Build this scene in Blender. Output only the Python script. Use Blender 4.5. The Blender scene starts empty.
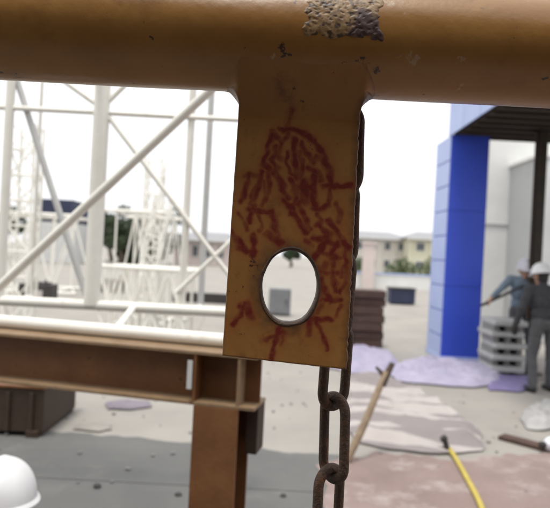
import bpy, bmesh, math, random
import numpy as np
from mathutils import Vector, Matrix, noise as mnoise

random.seed(7)
rng = np.random.RandomState(11)
sc = bpy.context.scene
C = sc.collection

# ------------------------------------------------------------------ camera, sky, sun, exposure
F = 590.0                      # focal length in photograph pixels (550 wide)
H = 1.60                       # eye height
ROLL = math.radians(3.0)
cam_data = bpy.data.cameras.new('camera')
cam = bpy.data.objects.new('camera', cam_data)
C.objects.link(cam)
cam_data.sensor_fit = 'HORIZONTAL'
cam_data.sensor_width = 36.0
cam_data.lens = 36.0 * F / 550.0
cam_data.clip_start = 0.02
cam_data.clip_end = 2000
cam_data.dof.use_dof = True
cam_data.dof.focus_distance = 0.84
cam_data.dof.aperture_fstop = 5.6
cam.matrix_world = Matrix.Translation((0, 0, H)) @ Matrix.Rotation(math.radians(90), 4, 'X') @ Matrix.Rotation(ROLL, 4, 'Z')
sc.camera = cam

SUN_EL = math.radians(77)
SUN_ROT = math.radians(-158)    # high, behind the viewer and a little to the left
world = bpy.data.worlds.new('World')
sc.world = world
world.use_nodes = True
wn, wl = world.node_tree.nodes, world.node_tree.links
bg = wn['Background']
sky = wn.new('ShaderNodeTexSky')
sky.sky_type = 'NISHITA'
sky.sun_disc = False
sky.sun_elevation = SUN_EL
sky.sun_rotation = SUN_ROT
sky.dust_density = 4.0
hs = wn.new('ShaderNodeHueSaturation')
hs.inputs['Saturation'].default_value = 0.12
mx = wn.new('ShaderNodeMix')
mx.data_type = 'RGBA'
mx.inputs[0].default_value = 0.6
mx.inputs[7].default_value = (9.0, 9.1, 9.3, 1)      # even cloud cover
wl.new(sky.outputs[0], hs.inputs['Color'])
wl.new(hs.outputs[0], mx.inputs[6])
wl.new(mx.outputs[2], bg.inputs['Color'])
bg.inputs['Strength'].default_value = 0.105

sun_data = bpy.data.lights.new('sun', 'SUN')
sun_data.energy = 1.3
sun_data.angle = math.radians(14)
sun_data.color = (1.0, 0.96, 0.9)
sun = bpy.data.objects.new('sun', sun_data)
C.objects.link(sun)
d_sun = Vector((math.sin(SUN_ROT) * math.cos(SUN_EL), math.cos(SUN_ROT) * math.cos(SUN_EL), math.sin(SUN_EL)))
sun.rotation_euler = d_sun.to_track_quat('Z', 'Y').to_euler()
sun.location = (0, 0, 30)

sc.view_settings.view_transform = 'Standard'
sc.view_settings.look = 'None'
sc.view_settings.gamma = 1.0
sc.view_settings.use_curve_mapping = False
sc.view_settings.exposure = 0.85
sc.cycles.use_denoising = True
sc.cycles.max_bounces = 6

# ------------------------------------------------------------------ helpers
cr, sr = math.cos(ROLL), math.sin(ROLL)

def P(px, py, Y):
    """world point seen at a photograph pixel, Y metres ahead"""
    du, dv = px - 275, py - 254
    u, v = du * cr + dv * sr, -du * sr + dv * cr
    return Vector((u / F * Y, Y, H - v / F * Y))

def G(px, py, z=0.0):
    """ground point seen at a photograph pixel"""
    du, dv = px - 275, py - 254
    v = -du * sr + dv * cr
    return P(px, py, F * (H - z) / v)

def tag(o, label, cat, group=None, kind=None):
    if label: o['label'] = label
    if cat: o['category'] = cat
    if group: o['group'] = group
    if kind: o['kind'] = kind
    return o

def thing(name, label, cat, loc=(0, 0, 0), group=None):
    o = bpy.data.objects.new(name, None)
    o.empty_display_size = 0.1
    C.objects.link(o)
    o.location = loc
    return tag(o, label, cat, group)

class MB:
    """collects shapes (world coordinates) for one mesh"""
    def __init__(s):
        s.v, s.f = [], []
    def add(s, vs, fs):
        n = len(s.v)
        s.v += [Vector(p) for p in vs]
        s.f += [tuple(i + n for i in f) for f in fs]
        return s
    def box(s, cx, cy, cz, sx, sy, sz, rot=None, bevel=0.0):
        bm = bmesh.new()
        bmesh.ops.create_cube(bm, size=1.0)
        for v in bm.verts:
            v.co = Vector((v.co.x * sx, v.co.y * sy, v.co.z * sz))
        if bevel > 0:
            bmesh.ops.bevel(bm, geom=list(bm.edges), offset=bevel, segments=2, affect='EDGES', profile=0.6)
        M = Matrix.Translation((cx, cy, cz)) @ (rot.to_4x4() if rot else Matrix.Identity(4))
        bm.verts.index_update()
        s.add([M @ v.co for v in bm.verts], [[v.index for v in f.verts] for f in bm.faces])
        bm.free()
        return s
    def tube(s, a, b, r, r2=None, n=14, cap=True):
        a, b = Vector(a), Vector(b)
        r2 = r if r2 is None else r2
        q = (b - a).to_track_quat('Z', 'Y').to_matrix()
        ex, ey = q.col[0], q.col[1]
        vs = []
        for p, rr in ((a, r), (b, r2)):
            for k in range(n):
                t = 2 * math.pi * k / n
                vs.append(p + ex * math.cos(t) * rr + ey * math.sin(t) * rr)
        fs = [(k, (k + 1) % n, n + (k + 1) % n, n + k) for k in range(n)]
        if cap:
            fs += [tuple(range(n - 1, -1, -1)), tuple(range(n, 2 * n))]
        return s.add(vs, fs)
    def path(s, pts, r, n=8, closed=False):
        pts = [Vector(p) for p in pts]
        N = len(pts)
        vs = []
        up = None
        for i, p in enumerate(pts):
            a = pts[(i - 1) % N] if (closed or i > 0) else p
            b = pts[(i + 1) % N] if (closed or i < N - 1) else p
            t = (b - a).normalized()
            if up is None:
                up = t.orthogonal().normalized()
            up = (up - t * up.dot(t)).normalized()
            w = t.cross(up)
            rr = r(i / max(1, N - 1)) if callable(r) else r
            for k in range(n):
                an = 2 * math.pi * k / n
                vs.append(p + up * math.cos(an) * rr + w * math.sin(an) * rr)
        fs = []
        for i in range(N if closed else N - 1):
            j = (i + 1) % N
            fs += [(i * n + k, i * n + (k + 1) % n, j * n + (k + 1) % n, j * n + k) for k in range(n)]
        if not closed:
            fs += [tuple(range(n - 1, -1, -1)), tuple(range((N - 1) * n, N * n))]
        return s.add(vs, fs)
    def build(s, name, mat, parent=None, smooth=False, at=None):
        if parent is not None:
            o0 = Vector(parent.matrix_basis.translation) if parent.parent is None else \
                 Vector(parent.matrix_basis.translation) + Vector(parent.parent.matrix_basis.translation)
            loc = Vector((0, 0, 0))
        else:
            if at is None:
                xs = [p.x for p in s.v]; ys = [p.y for p in s.v]; zs = [p.z for p in s.v]
                at = ((min(xs) + max(xs)) / 2, (min(ys) + max(ys)) / 2, min(zs))
            o0 = loc = Vector(at)
        me = bpy.data.meshes.new(name)
        me.from_pydata([tuple(p - o0) for p in s.v], [], s.f)
        me.update()
        if smooth:
            me.polygons.foreach_set('use_smooth', [True] * len(me.polygons))
            try:
                me.set_sharp_from_angle(angle=math.radians(40))
            except Exception:
                pass
        if mat: me.materials.append(mat)
        o = bpy.data.objects.new(name, me)
        C.objects.link(o)
        o.parent = parent
        o.location = loc
        return o

def srgb(r, g, b):
    f = lambda c: (c / 255 / 12.92) if c <= 10 else ((c / 255 + 0.055) / 1.055) ** 2.4
    return (f(r), f(g), f(b))

def material(name, c1, c2=None, scale=6.0, rough=0.6, bump=0.15, spec=0.4, metal=0.0, dirt=None, dirt_amt=0.45,
             dirt_scale=3.0, bscale=None, transl=0.0, coat=0.0):
    """procedural: two tones mixed by noise, optional dirt with its own shape, fine relief"""
    m = bpy.data.materials.new(name)
    m.use_nodes = True
    n, l = m.node_tree.nodes, m.node_tree.links
    b = n['Principled BSDF']
    tc = n.new('ShaderNodeTexCoord')
    c2 = c2 or tuple(x * 0.75 for x in c1)
    nz = n.new('ShaderNodeTexNoise')
    nz.inputs['Scale'].default_value = scale
    nz.inputs['Detail'].default_value = 7
    nz.inputs['Roughness'].default_value = 0.62
    l.new(tc.outputs['Object'], nz.inputs['Vector'])
    rp = n.new('ShaderNodeValToRGB')
    rp.color_ramp.elements[0].position = 0.33
    rp.color_ramp.elements[1].position = 0.68
    rp.color_ramp.elements[0].color = (*c2, 1)
    rp.color_ramp.elements[1].color = (*c1, 1)
    l.new(nz.outputs['Fac'], rp.inputs[0])
    col = rp.outputs[0]
    if dirt:
        dz = n.new('ShaderNodeTexNoise')
        dz.inputs['Scale'].default_value = dirt_scale
        dz.inputs['Detail'].default_value = 9
        dz.inputs['Roughness'].default_value = 0.7
        l.new(tc.outputs['Object'], dz.inputs['Vector'])
        dr = n.new('ShaderNodeValToRGB')
        dr.color_ramp.elements[0].position = 1 - dirt_amt
        dr.color_ramp.elements[1].position = min(1.0, 1 - dirt_amt + 0.16)
        l.new(dz.outputs['Fac'], dr.inputs[0])
        mm = n.new('ShaderNodeMix'); mm.data_type = 'RGBA'
        l.new(dr.outputs[0], mm.inputs[0])
        l.new(col, mm.inputs[6])
        mm.inputs[7].default_value = (*dirt, 1)
        col = mm.outputs[2]
    l.new(col, b.inputs['Base Color'])
    b.inputs['Roughness'].default_value = rough
    b.inputs['Specular IOR Level'].default_value = spec
    b.inputs['Metallic'].default_value = metal
    if coat: b.inputs['Coat Weight'].default_value = coat
    if bump > 0:
        bz = n.new('ShaderNodeTexNoise')
        bz.inputs['Scale'].default_value = bscale or scale * 6
        bz.inputs['Detail'].default_value = 5
        l.new(tc.outputs['Object'], bz.inputs['Vector'])
        bp = n.new('ShaderNodeBump')
        bp.inputs['Strength'].default_value = bump
        bp.inputs['Distance'].default_value = 0.01
        l.new(bz.outputs['Fac'], bp.inputs['Height'])
        l.new(bp.outputs['Normal'], b.inputs['Normal'])
    if transl > 0:
        tr = n.new('ShaderNodeBsdfTranslucent')
        l.new(col, tr.inputs['Color'])
        ms = n.new('ShaderNodeMixShader')
        ms.inputs[0].default_value = transl
        l.new(b.outputs[0], ms.inputs[1]); l.new(tr.outputs[0], ms.inputs[2])
        l.new(ms.outputs[0], n['Material Output'].inputs['Surface'])
    return m

M = {}
M['concrete'] = material('pale_concrete', (.32, .298, .268), (.258, .241, .218), 0.8, .85, .2, dirt=(.22, .205, .185), dirt_amt=.42, dirt_scale=.55, bscale=40)
M['slab'] = material('shade_grey_slab', (.135, .135, .128), (.108, .108, .104), 1.2, .8, .25, dirt=(.175, .168, .155), dirt_amt=.45, dirt_scale=1.6, bscale=60)  # darker tone paints the shade on the near ground
M['dirt'] = material('brown_dust', (.26, .195, .178), (.20, .145, .13), 1.5, .9, .3, dirt=(.36, .31, .29), dirt_amt=.49, dirt_scale=2.2, bscale=50)
M['ochre'] = material('ochre_paint', (.33, .165, .05), (.27, .125, .035), 9, .42, .12, .5, dirt=(.12, .06, .03), dirt_amt=.38, dirt_scale=14, bscale=120)
M['beam_brown'] = material('brown_primer', (.195, .085, .030), (.14, .058, .021), 7, .55, .15, dirt=(.10, .045, .022), dirt_amt=.42, dirt_scale=6, bscale=60)
M['flange_tan'] = material('worn_tan_primer', (.26, .175, .10), (.19, .12, .066), 9, .6, .15, dirt=(.17, .08, .035), dirt_amt=.4, dirt_scale=8)
M['chain'] = material('rusty_chain_steel', (.11, .065, .042), (.06, .038, .027), 40, .7, .4, .4, .15, dirt=(.20, .085, .035), dirt_amt=.46, dirt_scale=30, bscale=200)
M['white'] = material('white_tube_paint', (.82, .80, .735), (.75, .73, .66), 5, .4, .05, dirt=(.50, .42, .32), dirt_amt=.42, dirt_scale=5)
M['greytube'] = material('grey_tube_paint', (.55, .55, .535), (.47, .47, .46), 5, .5, .08, dirt=(.3, .26, .22), dirt_amt=.36, dirt_scale=6)
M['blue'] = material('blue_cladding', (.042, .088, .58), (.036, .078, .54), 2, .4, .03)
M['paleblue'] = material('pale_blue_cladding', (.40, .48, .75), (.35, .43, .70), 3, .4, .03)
M['soffit'] = material('brown_soffit', (.045, .03, .02), (.03, .02, .014), 3, .8, .2)
M['whitewall'] = material('white_render', (.72, .72, .69), (.64, .64, .62), 1.5, .85, .1, dirt=(.55, .54, .5), dirt_amt=.36, dirt_scale=.9)
M['shadejoint'] = material('shade_joint_grey', (.42, .425, .42), (.38, .385, .38), 1.5, .85, .1)  # painted shade for the wing's side, also the joint band's grey
M['darkpost'] = material('dark_brown_post', (.035, .025, .016), (.022, .016, .011), 6, .6, .1)
M['lilac'] = material('lilac_sheet', (.46, .43, .55), (.39, .36, .49), 4, .5, .1, transl=.2)
M['purple'] = material('purple_sheet', (.24, .20, .38), (.20, .17, .33), 4, .5, .1, transl=.15)
M['tarp'] = material('offwhite_tarp', (.50, .455, .435), (.43, .385, .365), 3, .65, .1, transl=.15, dirt=(.42, .37, .35), dirt_amt=.38, dirt_scale=3)
def stripe(m, color, k, dist):
    n, l = m.node_tree.nodes, m.node_tree.links
    b = n['Principled BSDF']
    src = b.inputs['Base Color'].links[0].from_socket
    tc = n.new('ShaderNodeTexCoord')
    mp = n.new('ShaderNodeMapping'); mp.inputs['Rotation'].default_value = (0, 0, math.radians(100))
    wv = n.new('ShaderNodeTexWave'); wv.inputs['Scale'].default_value = k; wv.inputs['Distortion'].default_value = dist; wv.inputs['Detail'].default_value = 3
    l.new(tc.outputs['Object'], mp.inputs[0]); l.new(mp.outputs[0], wv.inputs['Vector'])
    rp = n.new('ShaderNodeValToRGB'); rp.color_ramp.elements[0].position = .40; rp.color_ramp.elements[1].position = .62
    l.new(wv.outputs['Fac'], rp.inputs[0])
    mm = n.new('ShaderNodeMix'); mm.data_type = 'RGBA'
    l.new(rp.outputs[0], mm.inputs[0]); l.new(src, mm.inputs[6]); mm.inputs[7].default_value = (*color, 1)
    l.new(mm.outputs[2], b.inputs['Base Color'])
stripe(M['tarp'], (.27, .24, .235), .85, 4.0)       # wavy grey bands mixed into the sheet's colour
M['mauve'] = material('mauve_cloth', (.22, .19, .22), (.17, .15, .175), 9, .9, .2)
M['ragcloth'] = material('pale_rag', (.42, .41, .40), (.34, .33, .325), 9, .9, .2)
M['timber_dark'] = material('dark_timber', (.10, .058, .045), (.06, .036, .03), 8, .85, .4)
M['wood'] = material('weathered_wood', (.33, .25, .17), (.23, .17, .115), 16, .85, .3)
M['wood_dark'] = material('dark_wood_end', (.10, .075, .055), (.07, .05, .035), 16, .85, .3)
M['crate'] = material('dark_brown_steel', (.055, .034, .022), (.038, .024, .016), 6, .7, .2)
M['darkmetal'] = material('dark_machine', (.045, .04, .038), (.028, .025, .024), 9, .6, .2)
M['palemetal'] = material('pale_machine_panel', (.5, .46, .44), (.42, .39, .37), 9, .5, .1)
M['navy'] = material('navy_steel', (.035, .042, .085), (.028, .034, .07), 3, .6, .1)
M['palesteel'] = material('pale_steel', (.60, .60, .58), (.53, .53, .52), 2, .6, .1)
M['leaf'] = material('tree_leaf', (.06, .085, .04), (.035, .052, .025), 30, .7, 0, transl=.25)
M['leaf2'] = material('hedge_leaf', (.10, .145, .045), (.06, .095, .03), 30, .7, 0, transl=.25)
M['bark'] = material('bark', (.12, .09, .065), (.08, .06, .045), 12, .9, .4)
M['beige'] = material('beige_facade', (.62, .585, .53), (.56, .53, .48), 1.2, .85, .1)
M['yellowfac'] = material('pale_yellow_facade', (.62, .60, .46), (.57, .55, .42), 1.2, .85, .1)
M['roofgrey'] = material('grey_roof', (.30, .30, .31), (.25, .25, .26), 2, .8, .2)
M['pane'] = material('window_pane', (.06, .07, .08), (.045, .055, .065), 2, .15, 0)
M['pinkpost'] = material('pinkish_render', (.60, .52, .49), (.55, .47, .45), 3, .85, .1)
M['helmet'] = material('white_helmet', (.70, .70, .70), (.65, .65, .66), 10, .35, .02)
M['helmet2'] = material('lilac_grey_helmet', (.62, .61, .66), (.57, .56, .61), 10, .4, .02)
M['skin'] = material('skin', (.42, .25, .17), (.37, .21, .14), 25, .6, .05)
M['hair'] = material('dark_hair', (.02, .016, .014), (.014, .011, .01), 60, .6, .3)
M['greycloth'] = material('dark_grey_cloth', (.10, .10, .105), (.075, .075, .08), 14, .9, .3)
M['jacketdark'] = material('charcoal_cloth', (.055, .055, .062), (.04, .04, .046), 14, .9, .3)
M['bluecloth'] = material('blue_grey_cloth', (.19, .245, .31), (.15, .195, .25), 14, .9, .3)
M['lilaccloth'] = material('greyish_lilac_cloth', (.33, .32, .40), (.27, .26, .33), 14, .9, .3)
M['maroon'] = material('maroon_cloth', (.10, .045, .045), (.07, .03, .032), 14, .9, .3)
M['glove'] = material('dark_glove', (.035, .03, .028), (.025, .022, .02), 20, .9, .3)
M['boot'] = material('black_boot', (.03, .028, .027), (.02, .019, .018), 20, .6, .2)
M['yellow'] = material('yellow_hose', (.50, .40, .08), (.42, .32, .06), 9, .5, .1)
M['board'] = material('pale_board', (.44, .44, .43), (.37, .37, .365), 5, .8, .15)
M['boardgap'] = material('grey_spacer_wood', (.26, .255, .25), (.2, .2, .195), 8, .85, .3)
M['plastic_white'] = material('white_plastic', (.72, .74, .78), (.68, .70, .75), 9, .35, .05)
M['plastic_blue'] = material('blue_plastic', (.06, .15, .42), (.05, .12, .36), 9, .35, .05)
M['greybox'] = material('grey_painted_steel', (.20, .205, .21), (.16, .165, .17), 6, .6, .15)
M['card'] = material('cardboard', (.30, .28, .25), (.24, .22, .2), 6, .9, .2)

# ------------------------------------------------------------------ the setting
def poly_sheet(name, pts, z, mat, div=0):
    mb = MB()
    mb.add([(p[0], p[1], z) for p in pts], [tuple(range(len(pts)))])
    o = mb.build(name, mat, at=(0, 0, z))
    o['kind'] = 'structure'
    return o

R = 600
poly_sheet('ground', [(-R, -R, 0), (R, -R, 0), (R, R, 0), (-R, R, 0)], 0, M['concrete'])

def edge_line(pxs):
    return [G(x, y) for x, y in pxs]

# near slabs, coloured grey for the shade there, brown dusty ground to their right
fr_ = edge_line([(-60, 425), (0, 429), (62, 433), (130, 438), (205, 445), (262, 449), (318, 454)])
fr = []
for i in range(len(fr_) - 1):
    for k in range(10):
        p = fr_[i].lerp(fr_[i + 1], k / 10)
        fr.append(p + Vector((0, .10 * mnoise.noise(Vector((p.x * 2.2, 0, 7))) + .05 * mnoise.noise(Vector((p.x * 9, 0, 8))), 0)))
jn = edge_line([(318, 493), (255, 489), (205, 485)])
yj = jn[0].y
poly_sheet('shade_pavement', [(-4.2, fr[0].y, 0)] + [tuple(p) for p in fr] + [(0.72, fr[-1].y, 0), (0.72, yj + .004, 0), (-4.2, yj + .004, 0)], .004, M['slab'])
poly_sheet('shade_pavement', [(-4.2, yj - .004, 0), (0.72, yj - .004, 0), (0.72, -3, 0), (-4.2, -3, 0)], .004, M['slab'])
dl_ = edge_line([(352, 456), (380, 452), (420, 457), (455, 459), (500, 457), (550, 452), (620, 456)])
dl = []
for i in range(len(dl_) - 1):
    for k in range(12):
        p = dl_[i].lerp(dl_[i + 1], k / 12)
        dl.append(p + Vector((0, .22 * mnoise.noise(Vector((p.x * 1.7, 0, 1))) + .10 * mnoise.noise(Vector((p.x * 7, 0, 4))), 0)))
dp = [tuple(p) for p in dl] + [(5.5, 4.9, 0), (5.5, -3, 0), (.45, -3, 0)]
for k in range(60):
    yy = -1.5 + 6.1 * k / 60
    dp.append((.40 + .16 * mnoise.noise(Vector((yy * 1.8, 2, 0))) + .05 * mnoise.noise(Vector((yy * 8, 5, 0))), yy, 0))
poly_sheet('dirt_ground', dp, .009, M['dirt'])

# ------------------------------------------------------------------ foreground lifting frame with padeye
YP = 0.85                                     # plane of the plate
TH = .028                                     # plate thickness
beam_c = P(275, 94.5, YP)                     # bottom of the pipe in the middle of the picture
RP = .0758
elev = math.atan2(beam_c.z - H, YP)
# choose the axis height so that the lower outline sits at the elevation seen in the photograph
lo, hi = beam_c.z - H, beam_c.z - H + .3
for _ in range(50):
    mid = (lo + hi) / 2
    dd = math.hypot(YP, mid)
    if math.atan2(mid, YP) - math.asin(RP / dd) < elev: lo = mid
    else: hi = mid
ZC = H + mid                                  # pipe axis
frame = thing('lifting_frame', 'ochre brown steel pipe frame with a holed lug plate hanging below it', 'steel frame', (0, YP, 0))

# pipe with slight dents
mb = MB()
n, NX = 64, 120
vs, fs = [], []
for i in range(NX + 1):
    x = -2.1 + 4.2 * i / NX
    for k in range(n):
        a = 2 * math.pi * k / n
        r = RP + .0012 * mnoise.noise(Vector((x * 5, math.cos(a) * 2, math.sin(a) * 2)))
        vs.append((x, YP + r * math.cos(a), ZC + r * math.sin(a)))
for i in range(NX):
    for k in range(n):
        fs.append((i * n + k, i * n + (k + 1) % n, (i + 1) * n + (k + 1) % n, (i + 1) * n + k))
fs += [tuple(range(n)), tuple(range(NX * n + n - 1, NX * n - 1, -1))]
mb.add(vs, fs)

def spots(m, color, scale, thr):
    """chips and rust specks with a shape of their own"""
    n, l = m.node_tree.nodes, m.node_tree.links
    b = n['Principled BSDF']
    src = b.inputs['Base Color'].links[0].from_socket
    tc = n.new('ShaderNodeTexCoord')
    nz = n.new('ShaderNodeTexNoise'); nz.inputs['Scale'].default_value = scale; nz.inputs['Detail'].default_value = 4; nz.inputs['Roughness'].default_value = .75
    l.new(tc.outputs['Object'], nz.inputs['Vector'])
    rp = n.new('ShaderNodeValToRGB'); rp.color_ramp.elements[0].position = thr; rp.color_ramp.elements[1].position = thr + .04
    l.new(nz.outputs['Fac'], rp.inputs[0])
    mm = n.new('ShaderNodeMix'); mm.data_type = 'RGBA'
    l.new(rp.outputs[0], mm.inputs[0]); l.new(src, mm.inputs[6]); mm.inputs[7].default_value = (*color, 1)
    l.new(mm.outputs[2], b.inputs['Base Color'])

def pipe_material():
    m = material('ochre_pipe_paint', (.33, .168, .044), (.265, .122, .029), 7, .32, .06, .5, dirt=(.17, .07, .02), dirt_amt=.46, dirt_scale=6, bscale=70)
    spots(m, (.055, .028, .018), 26, .655)
    spots(m, (.36, .24, .13), 19, .665)
    return m
M['pipe'] = pipe_material()
spots(M['beam_brown'], (.05, .026, .016), 14, .66)
spots(M['flange_tan'], (.10, .05, .024), 12, .62)
mb.build('pipe', M['pipe'], frame, True)
for s in (-1, 1):                              # legs carry the pipe, outside the picture
    MB().tube((s * 1.75, YP, 0), (s * 1.75, YP, ZC - .03), .055, n=24).build('leg', M['pipe'], frame, True)
    MB().box(s * 1.75, YP, .012, .3, .3, .024, bevel=.003).build('foot_plate', M['pipe'], frame)

# the lug plate: lofted outline, hole, red paint strokes as an attribute on a fine grid
PXM = YP / F                                   # metres per photograph pixel at the plate
def plate_xy(px, py):
    p = P(px, py, YP - TH / 2)
    return p.x, p.z
tl, bl = plate_xy(238, 118), plate_xy(222, 356)
tr_, br = plate_xy(360, 118), plate_xy(347, 370)
hc = plate_xy(290, 287)
ha, hb = 27.3 * PXM, 35.8 * PXM
z_top = ZC - .03
z_bot = (bl[1] + br[1]) / 2
z_pipe = ZC - RP
RF = 20 * PXM
NU, NZ = 150, 300
def side_x(z, side):
    a, b = (tl, bl) if side < 0 else (tr_, br)
    t = (a[1] - z) / (a[1] - b[1])
    x = a[0] + (b[0] - a[0]) * t
    zz = z_pipe + .002
    if z > zz - RF:                             # fillet into the pipe
        q = min(.985, (z - (zz - RF)) / RF)
        x += side * RF * (1 - math.sqrt(max(0, 1 - q * q))) * (1 if z < zz else max(.12, 1 - (z - zz) / (z_top - zz)) ** .8)
    if side > 0:                                # burnt, uneven right-hand cut
        x += .0016 * mnoise.noise(Vector((0, 0, z * 60))) + .0012 * mnoise.noise(Vector((3, 0, z * 150)))
    else:
        x += .0005 * mnoise.noise(Vector((7, 0, z * 60)))
    return x
PHI = math.radians(52)
sad0 = (TH / 2, z_pipe - .040); sad2 = (RP * math.sin(PHI), ZC - RP * math.cos(PHI))
sad1 = (TH / 2 + .007, z_pipe - .022)
_t = np.linspace(0, 1, 80)
sad_y = (1 - _t) ** 2 * sad0[0] + 2 * (1 - _t) * _t * sad1[0] + _t ** 2 * sad2[0]
sad_z = (1 - _t) ** 2 * sad0[1] + 2 * (1 - _t) * _t * sad1[1] + _t ** 2 * sad2[1]
z_top = sad2[1]
def front_y(x, z):
    """half depth of the lug: flat plate below, running smoothly into the pipe above"""
    if z <= sad0[1]: return TH / 2
    f = float(np.interp(z, sad_z, sad_y))
    if z > z_pipe - .0005:
        base = math.sqrt(max(0, RP * RP - (ZC - z) ** 2)) - .0015
    else:
        base = min(TH / 2, .004 + (z_pipe - z) * .5)
    xs0 = tl[0] + (bl[0] - tl[0]) * (tl[1] - z) / (tl[1] - bl[1])
    xs1 = tr_[0] + (br[0] - tr_[0]) * (tr_[1] - z) / (tr_[1] - br[1])
    ext = RF * .83
    if z > z_pipe + .002: ext *= max(.12, 1 - (z - z_pipe - .002) / (z_top - z_pipe - .002)) ** .8
    ex = max(xs0 - x, x - xs1, 0) / ext
    w = max(0.0, 1 - ex)
    w = w * w * (3 - 2 * w)
    return base + (f - base) * w
def z_at(j, u):
    t = j / NZ
    zb = bl[1] + (br[1] - bl[1]) * u
    zb += .0007 * mnoise.noise(Vector((u * 14, 2, 2)))
    return zb + (z_top - zb) * t
verts, index = [], {}
def front_pt(j, i, back):
    u = i / NU
    z = z_at(j, u)
    xl, xr = side_x(z, -1), side_x(z, 1)
    x = xl + (xr - xl) * u
    e = min(x - xl, xr - x, z - z_at(0, u))
    bev = .0025
    rec = 0.0
    if e < bev:
        rec = bev - math.sqrt(max(0, bev * bev - (bev - e) ** 2))
    y = front_y(x, z) - (rec if z < z_pipe else 0)
    y += .0004 * mnoise.noise(Vector((x * 40, z * 40, 5)))
    return (x, YP + y if back else YP - y, z)
# denser columns at the two edges so that the bevel is round
ivals = sorted(set([0, .25, .6, 1.1, 1.7] + list(range(2, NU - 1)) + [NU - 1.7, NU - 1.1, NU - .6, NU - .25, NU]))
jvals = sorted(set([0, .25, .6, 1.1, 1.7] + list(range(2, NZ + 1))))
faces = []
for back in (0, 1):
    for jj, j in enumerate(jvals):
        for ii, i in enumerate(ivals):
            index[(back, jj, ii)] = len(verts)
            verts.append(front_pt(j, i, back))
    for jj in range(len(jvals) - 1):
        for ii in range(len(ivals) - 1):
            q = [index[(back, jj, ii)], index[(back, jj, ii + 1)], index[(back, jj + 1, ii + 1)], index[(back, jj + 1, ii)]]
            cx = sum(verts[k][0] for k in q) / 4 - hc[0]; cz = sum(verts[k][2] for k in q) / 4 - hc[1]
            if (cx / (ha + .002)) ** 2 + (cz / (hb + .002)) ** 2 < 1: continue
            faces.append(tuple(q if not back else q[::-1]))
nI, nJ = len(ivals), len(jvals)
for jj in range(nJ - 1):
    faces.append((index[(0, jj, 0)], index[(0, jj + 1, 0)], index[(1, jj + 1, 0)], index[(1, jj, 0)]))
    faces.append((index[(0, jj, nI - 1)], index[(1, jj, nI - 1)], index[(1, jj + 1, nI - 1)], index[(0, jj + 1, nI - 1)]))
for ii in range(nI - 1):
    faces.append((index[(0, 0, ii)], index[(1, 0, ii)], index[(1, 0, ii + 1)], index[(0, 0, ii + 1)]))
    faces.append((index[(0, nJ - 1, ii)], index[(0, nJ - 1, ii + 1)], index[(1, nJ - 1, ii + 1)], index[(1, nJ - 1, ii)]))

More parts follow.
